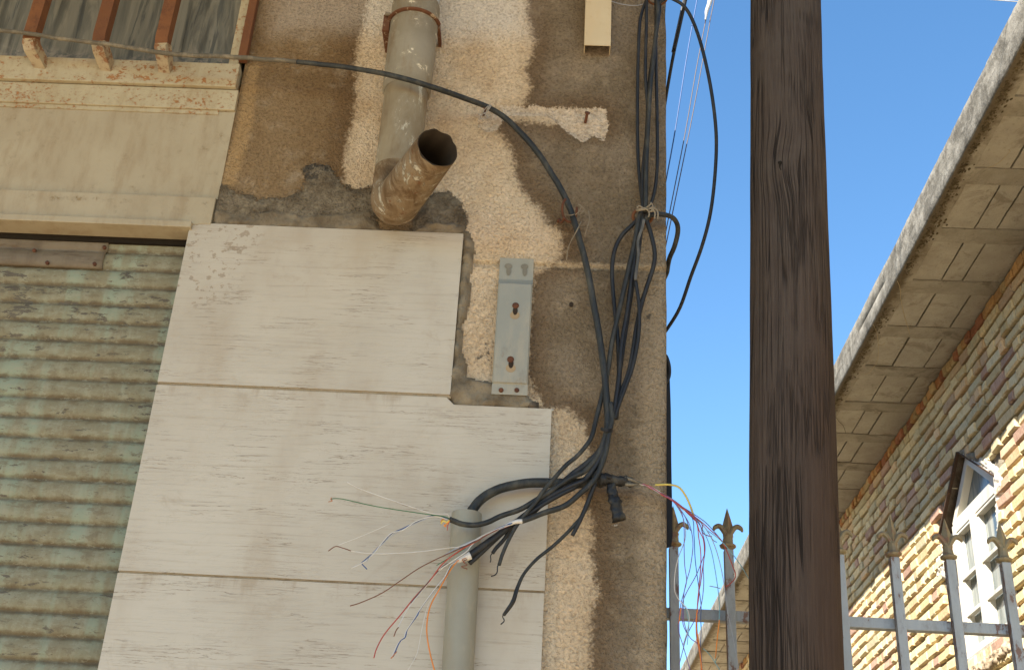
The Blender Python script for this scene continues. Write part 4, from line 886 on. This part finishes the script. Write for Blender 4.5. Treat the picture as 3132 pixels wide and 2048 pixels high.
# ================================================================== FENCE
zr1 = PY(*px('E', 500, 1085), .315)[2]; zr0 = PY(*px('E', 500, 1148), .315)[2]; ztip = PY(*px('E', 638, 490), .3)[2]; zbar = PY(*px('E', 638, 730), .29)[2]
fence = thing('metal_fence', (1.2, .3, 0), 'blue grey metal fence with bronze fleur de lis finials, between shop and brick house', 'fence')
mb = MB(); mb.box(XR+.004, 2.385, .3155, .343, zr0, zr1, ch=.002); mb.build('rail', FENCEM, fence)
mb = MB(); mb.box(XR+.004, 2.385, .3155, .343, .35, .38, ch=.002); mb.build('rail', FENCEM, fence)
def finial(parent, x, z0):
    mb = MB(); H_ = ztip-zbar
    def blade(rows):
        v = []; f = []
        for (h, w, d) in rows: v += [(x-w, .302, z0+h*H_), (x, .302-d, z0+h*H_), (x+w, .302, z0+h*H_), (x, .302+d, z0+h*H_)]
        for i in range(len(rows)-1):
            for k in range(4): a = i*4+k; b = i*4+(k+1) % 4; f.append((a, b, b+4, a+4))
        f.append((3, 2, 1, 0)); n = (len(rows)-1)*4; f.append((n, n+1, n+2, n+3)); mb.add(v, f)
    blade([(.3, .013, .012), (.38, .0125, .011), (.5, .016, .011), (.58, .0145, .011), (.68, .0115, .009), (.8, .0075, .0065), (.92, .0035, .0035), (1.0, .0006, .0006)])
    for s in (-1, 1):
        mb.tube([(x+s*.004, .301, z0+.34*H_), (x+s*.010, .300, z0+.43*H_), (x+s*.019, .299, z0+.53*H_), (x+s*.028, .298, z0+.555*H_), (x+s*.037, .298, z0+.51*H_), (x+s*.0405, .298, z0+.44*H_)], [.0095, .0092, .0092, .0092, .0078, .0035], 8, 0, sub=4, flat=.8)
    mb.tube([(x, .302, z0-.002), (x, .302, z0+.015*H_), (x, .302, z0+.05*H_), (x, .302, z0+.09*H_), (x, .302, z0+.14*H_), (x, .302, z0+.2*H_), (x, .302, z0+.27*H_), (x, .302, z0+.33*H_)], [.010, .012, .022, .024, .0155, .0145, .0135, .0150], 10, 0, sub=2, wob=.003)
    return mb.build('finial', FINIAL, parent, smooth=False)
first = None
for k in range(13):
    x = .3805+.153*k
    if k == 0 or True:
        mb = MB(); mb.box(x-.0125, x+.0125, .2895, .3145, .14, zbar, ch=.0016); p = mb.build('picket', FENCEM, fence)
        finial(p, x, zbar)

# ================================================================== BRICK HOUSE
XW = 2.4; ZS = 5.034; XF = 1.846
house = thing('brick_house', (XW, 5, 0), 'yellow brick house with a gabled white window and a concrete block eave overhead', 'house')
# window opening outline in (y, z)
OP = [(3.10, 3.335), (4.005, 3.335), (4.005, 4.125), (3.555, 4.452), (3.10, 4.130)]
BY0, BY1 = -1.5, 14.0
pal = [(.60, .475, .265)]*5+[(.66, .54, .32)]*5+[(.53, .45, .28)]*3+[(.50, .36, .24)]*1+[(.42, .27, .20)]*1+[(.52, .45, .29)]*2+[(.60, .43, .25)]*2
cy = .0742; nco = int(ZS/cy)
ver = []; fac = []; col = []
ys = []; rect = []
for c in range(nco+1):
    z1 = ZS-.004-c*cy; z0 = z1-.054
    if z0 < .05: break
    y = BY0+random.uniform(0, .1)
    top = c == 0
    while y < BY1:
        vis = z1 > 2.9 and y < 13
        Lb = random.choice((.098, .098, .2, .2, .2, .12, .1, .07)) if vis else .2
        if top: Lb = random.choice((.055, .06, .065, .1))
        rect.append((y, y+Lb, z0, z1, top)); y += Lb+random.uniform(.006, .013)
rc = np.array([((a+b)/2, (p+q)/2) for a, b, p, q, _ in rect]); dO = sdf(OP, rc[:, 0], rc[:, 1])
for (a, b, p, q, top), dd in zip(rect, dO):
    if dd > -.012: continue
    if dd > -.16:
        cs = sdf(OP, np.array([a, b, a, b]), np.array([p, p, q, q]))
        if cs.max() > .004:                                         # trim bricks at the opening
            if b > 3.10 and a < 3.10 and p < 4.1 and q > 3.335: b = 3.095
            elif a < 4.005 and b > 4.005 and p < 4.1 and q > 3.335: a = 4.012
            else: continue
            if b-a < .025: continue
    x = XW-.003+random.uniform(-.006, .006)-(0.006 if random.random() < .12 else 0); tl = random.uniform(-.003, .003); tt = random.uniform(-.003, .003)
    j = lambda s=.0022: random.uniform(-s, s)
    i_ = .006; n = len(ver); xb = XW+.04
    ver += [(xb, a, p), (xb, b, p), (xb, b, q), (xb, a, q)]
    ver += [(x+.007, a+j(), p+j()), (x+.007, b+j(), p+j()), (x+.007, b+j(), q+j()), (x+.007, a+j(), q+j())]
    k0 = len(ver)
    ver += [(x+tl+tt, a+i_+j(), p+i_+j(.003)), (x-tl+tt, b-i_+j(), p+i_+j(.003)), (x-tl-tt, b-i_+j(), q-i_+j(.003)), (x+tl-tt, a+i_+j(), q-i_+j(.003))]
    m0 = len(fac)
    fac += [(n+8, n+11, n+10, n+9)]+[(n+4+k, n+8+k, n+8+(k+1) % 4, n+4+(k+1) % 4) for k in range(4)]+[(n+k, n+4+k, n+4+(k+1) % 4, n+(k+1) % 4) for k in range(4)]
    cc = random.choice(pal); s = random.uniform(.80, 1.18)
    if top: cc = random.choice([(.50, .24, .10), (.52, .32, .14), (.36, .16, .09), (.5, .38, .2)])
    cc = tuple(min(1, k*s) for k in cc); col += [cc]*9
mk('brickwork', ver, fac, BRICK, house, cols=col)
# mortar bed behind the bricks: grid with the opening left out
cell = .03; v = []; f = []; idx = {}
def gv(i, j):
    if (i, j) not in idx:
        y = BY0+i*cell; z = j*cell
        idx[i, j] = len(v); v.append((XW+.024+noise.noise(Vector((0, y*16, z*16)))*.014, y, min(z, ZS)))
    return idx[i, j]
ny = int((BY1-BY0)/cell); nz = int(ZS/cell)+1
CY, CZ = np.meshgrid(BY0+(np.arange(ny)+.5)*cell, (np.arange(nz)+.5)*cell); DM = sdf(OP, CY, CZ)
for i in range(ny):
    for j in range(nz):
        if DM[j, i] < -.03: f.append((gv(i, j), gv(i, j+1), gv(i+1, j+1), gv(i+1, j)))
mk('mortar_bed', v, f, JOINT, house, smooth=True)
mb = MB(); mb.box(XW+.25, 8, BY0, 20, 0, 5.02); mb.box(XW+.02, XW+.26, 14, 20, 0, 5.02); mb.box(XW+.02, XW+.26, BY0-.02, BY0, 0, 5.02)
mb.build('wall_core', RENDER, house)
mb = MB(); n = len(OP)                                               # rendered reveals of the opening + fringe ring
rev = []
big = [(3.555+(y-3.555)*1.13, 3.9+(z-3.9)*1.10) for y, z in OP]
mb.add([(XW+.001, y, z) for y, z in OP]+[(XW+.2, y, z) for y, z in OP]+[(XW+.0155, y, z) for y, z in big], [(i, (i+1) % n, n+(i+1) % n, n+i) for i in range(n)]+[(i, 2*n+i, 2*n+(i+1) % n, (i+1) % n) for i in range(n)])
mb.m = [1 if k in (2, 3) else 0 for k in range(len(mb.f))]
mb.build('reveal', [PLASTER, cement('reveal_painted_shade', (.06, .045, .03), (.14, .11, .08))], house)  # darker colour on both gable slopes paints in their underside shade
far = lambda y, z, h: (XW+.017-h, y, z)
def LW(fr, pts): return [tuple(PX(*px(fr, x, y), XW)[1:]) for x, y in pts]
PL2 = PLASTER
lump('plaster_patch', LW('L', [(740, 440), (760, 400), (830, 380), (870, 470), (930, 500), (990, 560), (1020, 640), (1030, 720), (1010, 800), (960, 850), (965, 950), (990, 1100), (1000, 1290), (975, 1290), (950, 1000), (930, 700), (925, 590), (850, 520)]), PL2, house, .02, far, .007)
lump('plaster_patch', LW('M', [(265, -60), (420, -60), (440, 400), (350, 370), (280, 360), (262, 100)]), PL2, house, .018, far, .007)
lump('mortar_patch', LW('L', [(480, 290), (560, 290), (620, 320), (720, 350), (740, 430), (690, 440), (600, 385), (520, 330)]), JOINT, house, .02, far, .007)
# sill of rough stone below the window
lump('rough_sill', LW('M', [(700, 1530), (900, 1400), (1250, 1130), (1270, 1310), (1100, 1420), (980, 1556), (720, 1640)]), cement('rough_stone', (.30, .235, .16), (.52, .42, .3), 12), house, .03, far, .008)
# window
XG = XW+.036
def bar(mb, pts, w, x0, x1, m=0, closed=False):
    """flat bars following a yz polyline"""
    for a, b in zip(pts[:-1], pts[1:]):
        A = Vector(a); B = Vector(b); t = (B-A).normalized(); nn = Vector((-t.y, t.x))*w/2; A = A-t*w*.0; B = B+t*w*.0
        q = [A+nn, B+nn, B-nn, A-nn]
        v = [(x0, p.x, p.y) for p in q]+[(x1, p.x, p.y) for p in q]
        mb.add(v, [(0, 3, 2, 1), (4, 5, 6, 7), (0, 1, 5, 4), (1, 2, 6, 5), (2, 3, 7, 6), (3, 0, 4, 7)], m)
mb = MB(); yl, yr, ym = 3.885, 3.165, 3.545; zb_, zt_, za = 3.355, 4.115, 4.408
hw = .026
bar(mb, [(yr, zb_-.02), (yr, zt_+.015)], .05, XG, XG+.05); bar(mb, [(yl, zb_-.02), (yl, zt_+.015)], .05, XG, XG+.05)
bar(mb, [(yr, zt_+.012), (ym, za)], .046, XG+.001, XG+.05); bar(mb, [(yl, zt_+.012), (ym, za)], .046, XG+.0015, XG+.05)
bar(mb, [(yr+.02, zt_), (yl-.02, zt_)], .075, XG+.002, XG+.05); bar(mb, [(yr+.02, zb_), (yl-.02, zb_)], .05, XG+.002, XG+.05)
bar(mb, [(3.565, zb_), (3.565, zt_)], .085, XG-.004, XG+.05)
hwin = mb.build('window', WHITEPAINT, house)
mb = MB()
for (ya, yb) in ((yr+.025, 3.5225), (3.6075, yl-.025)):
    for z in (3.80, 3.59): bar(mb, [(ya, z), (yb, z)], .02, XG+.004, XG+.035)
    bar(mb, [(ya+.008, zb_+.03), (ya+.008, zt_-.04)], .016, XG+.012, XG+.045); bar(mb, [(yb-.008, zb_+.03), (yb-.008, zt_-.04)], .016, XG+.012, XG+.045)
    bar(mb, [(ya, zb_+.035), (yb, zb_+.035)], .02, XG+.006, XG+.045); bar(mb, [(ya, zt_-.045), (yb, zt_-.045)], .018, XG+.006, XG+.045)
bar(mb, [(yr+.03, zt_+.04), (yl-.03, zt_+.04)], .02, XG+.016, XG+.045)
mb.build('glazing_bar', WHITEPAINT, hwin)
mb = MB(); mb.add([(XG+.046, yr, zb_), (XG+.046, yl, zb_), (XG+.046, yl, zt_), (XG+.046, ym, za), (XG+.046, yr, zt_)], [(0, 1, 2, 3, 4)])
mb.build('glass', GLASS, hwin)
# rusty steel edging of the gable head
mb = MB(); ap = (3.555, 4.456)
bar(mb, [(4.02, 4.118), ap], .011, XW-.012, XW+.008); bar(mb, [(3.085, 4.125), ap], .008, XW-.004, XW+.02)
mb.build('steel_head', painted('head_steel', (.065, .035, .02), (.045, .026, .016), (.12, .05, .02), .6, .64, 30, rough=.9), house)

# eave: joists, hollow blocks, edge beam, fascia
def wobble(v, s, a): return tuple(c+noise.noise(Vector(v)*s+Vector((k*7.7, 0, 0)))*a for k, c in enumerate(v))
def roughbox(mb, x0, x1, y0, y1, z0, z1, nx=4, ny=4, a=.0025, m=0):
    bm = bmesh.new(); bmesh.ops.create_grid(bm, x_segments=nx, y_segments=ny, size=.5)
    v = []; f = []
    for w in bm.verts:
        x = x0+(w.co.x+.5)*(x1-x0); y = y0+(w.co.y+.5)*(y1-y0); v.append((x+noise.noise(Vector((x*30, y*30, 1)))*a, y+noise.noise(Vector((x*30, y*30, 5)))*a, z0+noise.noise(Vector((x*20, y*20, 9)))*a*.6))
    bm.verts.index_update(); f = [[w.index for w in q.verts][::-1] for q in bm.faces]
    bd = [e for e in bm.edges if e.is_boundary]; nb = len(v)
    v += [(p[0], p[1], z1) for p in v]
    f += [(e.verts[0].index, e.verts[1].index, nb+e.verts[1].index, nb+e.verts[0].index) for e in bd]
    bm.free(); mb.add(v, f, m)
bb = MB(); Y0 = 2.123-.507*7
k = 0
while Y0+.507*k < 20:
    y = Y0+.507*k; nx = 10 if y < 9 else 3
    jb = MB(); roughbox(jb, 1.93, XW+.02, y, y+.127, ZS+random.uniform(-.002, .003), ZS+.06, nx, 3, .004); jb.build('soffit_joist', JOISTM, house)
    cuts = random.choice(([1.935, 2.09, 2.2, XW+.02], [1.935, 2.1, 2.29, XW+.02], [1.935, 2.08, 2.195, XW+.02], [1.935, 2.10, 2.21, XW+.02]))
    if k == 10: cuts = [1.935, 2.10, 2.29, XW+.02]
    for a, b in zip(cuts[:-1], cuts[1:]): roughbox(bb, a+.0045, b-.0045, y+.127+.005, y+.507-.005, ZS+.006+random.uniform(-.003, .004), ZS+.07, 4 if y < 9 else 2, 8 if y < 9 else 2, .0035)
    k += 1
bb.build('soffit_blocks', BLOCKM, house)
mb = MB(); mb.box(1.87, XW+.05, -1.5, 20, ZS+.055, ZS+.16); mb.box(XW, 8.2, -1.6, 20, ZS+.06, ZS+.19); mb.build('roof_slab', RENDER, house)
v = []; f = []; ysf = np.concatenate([np.arange(-1.5, 9, .03), np.arange(9, 20.1, .15)]); sec = []
HF = .193
for i, y in enumerate(ysf):
    q = noise.noise(Vector((3, y*5, 0)))*.006; r = noise.noise(Vector((9, y*14, 0)))*.004; top = noise.noise(Vector((1, y*2.5, 0)))*.007+noise.noise(Vector((1, y*25, 3)))*.006
    ring_ = [(1.936, ZS-.001+q*.3), (1.90, ZS-.004+r), (XF+.006, ZS-.003+q*.4+r), (XF, ZS+.006+r), (XF-.002+r*.6, ZS+.05), (XF+.001+q*.5, ZS+.092+q), (XF+.009, ZS+.096+q), (XF+.001+q*.4, ZS+.100+q), (XF+r*.7, ZS+.15), (XF+.001, ZS+HF-.006+top), (XF+.012, ZS+HF+top), (XF+.14, ZS+HF+.004), (XF+.3, ZS+HF)]
    if noise.noise(Vector((4, y*1.1, 8))) < .12: ring_[6] = (XF+.0005, ZS+.096+q)
    sec.append(len(ring_)); v += [(p[0], y, p[1]+ (noise.noise(Vector((p[0]*40, y*30, p[1]*40)))*.002)) for p in ring_]
n = sec[0]
for i in range(len(ysf)-1):
    for k in range(n-1): a = i*n+k; f.append((a, a+n, a+n+1, a+1))
# underside edge strip and moss use the joist material, the rest is fascia
mk('fascia', v, f, [FASCIA, JOISTM], house, [1 if (q[0] % n) < 2 else 0 for q in f], smooth=True)

mb = MB(); rs = random.Random(3)
for k in range(2600):
    y = .2+rs.random()**1.3*9; x = XF+.022+abs(rs.gauss(0, .020+.016*noise.noise(Vector((5, y*4, 2))))); 
    if noise.noise(Vector((0, y*1.6, 2))) < -.12: continue
    s_ = rs.uniform(.003, .0085); c_ = Vector((x, y, ZS-.003)); vs = []
    for a in range(6): vs.append(c_+Vector((math.cos(a*1.047)*s_*rs.uniform(.6, 1.2), math.sin(a*1.047)*s_*1.6*rs.uniform(.6, 1.2), 0)))
    vs.append(c_-Vector((0, 0, s_*.5))); mb.add(vs, [(a, 6, (a+1) % 6) for a in range(6)])
tag(mb.build('moss', cement('dry_moss', (.050, .038, .022), (.17, .135, .08), 60), house), kind='stuff')
# straw and roots caught on the soffit
def soff(fr, pts, z=ZS-.004): return [(*PZ(*px(fr, x, y), zz)[:2], zz) for (x, y), zz in zip(pts, np.linspace(z, z-.02, len(pts)))]
for lab, p, r in (('long pale straw dangling from the mossy eave edge', soff('J', [(165, 590), (195, 680), (205, 800), (235, 930), (275, 1080), (310, 1190)]), .0016),
                  ('thin curved straw hanging from the eave below the long one', soff('K2', [(1020, 630), (1045, 700), (1050, 780), (1045, 870), (1000, 940), (960, 962)]), .0012),
                  ('short hooked straw on the highest soffit block', soff('K', [(1910, 992), (1920, 1000), (1880, 1050), (1830, 1090), (1770, 1112)]), .0012),
                  ('tiny pale hooked straw in the middle of the soffit', soff('K2', [(1050, 765), (1075, 768), (1092, 752)]), .0012),
                  ('dark branching rootlet on the soffit close to the pole', soff('K2', [(765, 1240), (790, 1270), (820, 1300), (835, 1350)]), .0018)):
    mb = MB(); mb.tube(p, r, 6, 0, sub=5, wob=.003); tag(mb.build('straw', STRAW if 'dark' not in lab else DUSTBR, smooth=True), lab, 'straw')

# ================================================================== OVERHEAD WIRES
def overhead(label, pts, Y, r, mat, up=1.6, cat='overhead wire'):
    P = [Vector(q) for q in path('O', pts, Y)]; d0 = (P[0]-P[1]).normalized(); P = [P[0]+d0*up]+P
    d1 = (P[-1]-P[-2]).normalized(); P.append(P[-1]+d1*.1)
    mb = MB(); mb.tube([tuple(p) for p in P], r, 8, 0, sub=5); return mb, P
mb, P = overhead('', [(300, 0), (160, 630), (75, 1100), (40, 1320), (0, 1500)], [.5, .9], .0065, BLACK)
oc = thing('overhead_cable', tuple(P[-1]), 'thick black overhead cable with a pale sleeve, closest to the wall corner', 'overhead wire')
mb.build('cable_core', BLACK, oc, smooth=True)
mb = MB(); mb.tube([tuple(Vector(q)+Vector((-.004, -.002, 0))) for q in path('O', [(318, -80), (297, 0), (225, 330), (160, 630)], [.49, .62])], .0062, 10, 0, sub=4); mb.build('sleeve', flat('grey_sleeve', (.13, .135, .14)), oc, smooth=True)
mb, P = overhead('', [(435, 0), (380, 300), (300, 760), (175, 1556), (70, 2130), (40, 2300)], 1.2, .0026, 0)
tag(mb.build('overhead_wire', WIRE['blue'], smooth=True), 'thin dark blue overhead wire between the thick cable and the paired wires', 'overhead wire')
mb, P = overhead('', [(590, 0), (540, 240), (420, 860), (300, 1556), (75, 2700), (40, 2880)], 1.2, .0021, 0)
ow = thing('overhead_wire', tuple(P[-1]), 'pale overhead wire with a crumpled white tape wrap near the top', 'overhead wire')
mb.build('wire_core', WIRE['pink'], ow, smooth=True)
mb = MB(); mb.tube(path('O', [(610, -60), (590, 0), (572, 80), (556, 150), (545, 200), (533, 240)], 1.195), [.010, .0115, .0095, .0085, .0055, .004], 10, 0, sub=3, wob=.006); mb.build('tape_wrap', flat('white_tape', (.30, .30, .295), .35, .5, .5), ow)
mb, P = overhead('', [(640, 0), (600, 200), (500, 740), (345, 1556), (75, 2870), (40, 3050)], 1.2, .0021, 0)
tag(mb.build('overhead_wire', WIRE['pink'], smooth=True), 'bare pale overhead wire, rightmost of the wires beside the pole', 'overhead wire')
mb = MB(); mb.tube(path('K', [(1200, -70), (1500, -32), (1800, -1), (2014, 14), (2400, 30)], .8), .002, 6, 0, sub=4)
tag(mb.build('overhead_wire', WIRE['white'], smooth=True), 'thin pale overhead wire crossing the eave at the top right corner', 'overhead wire')
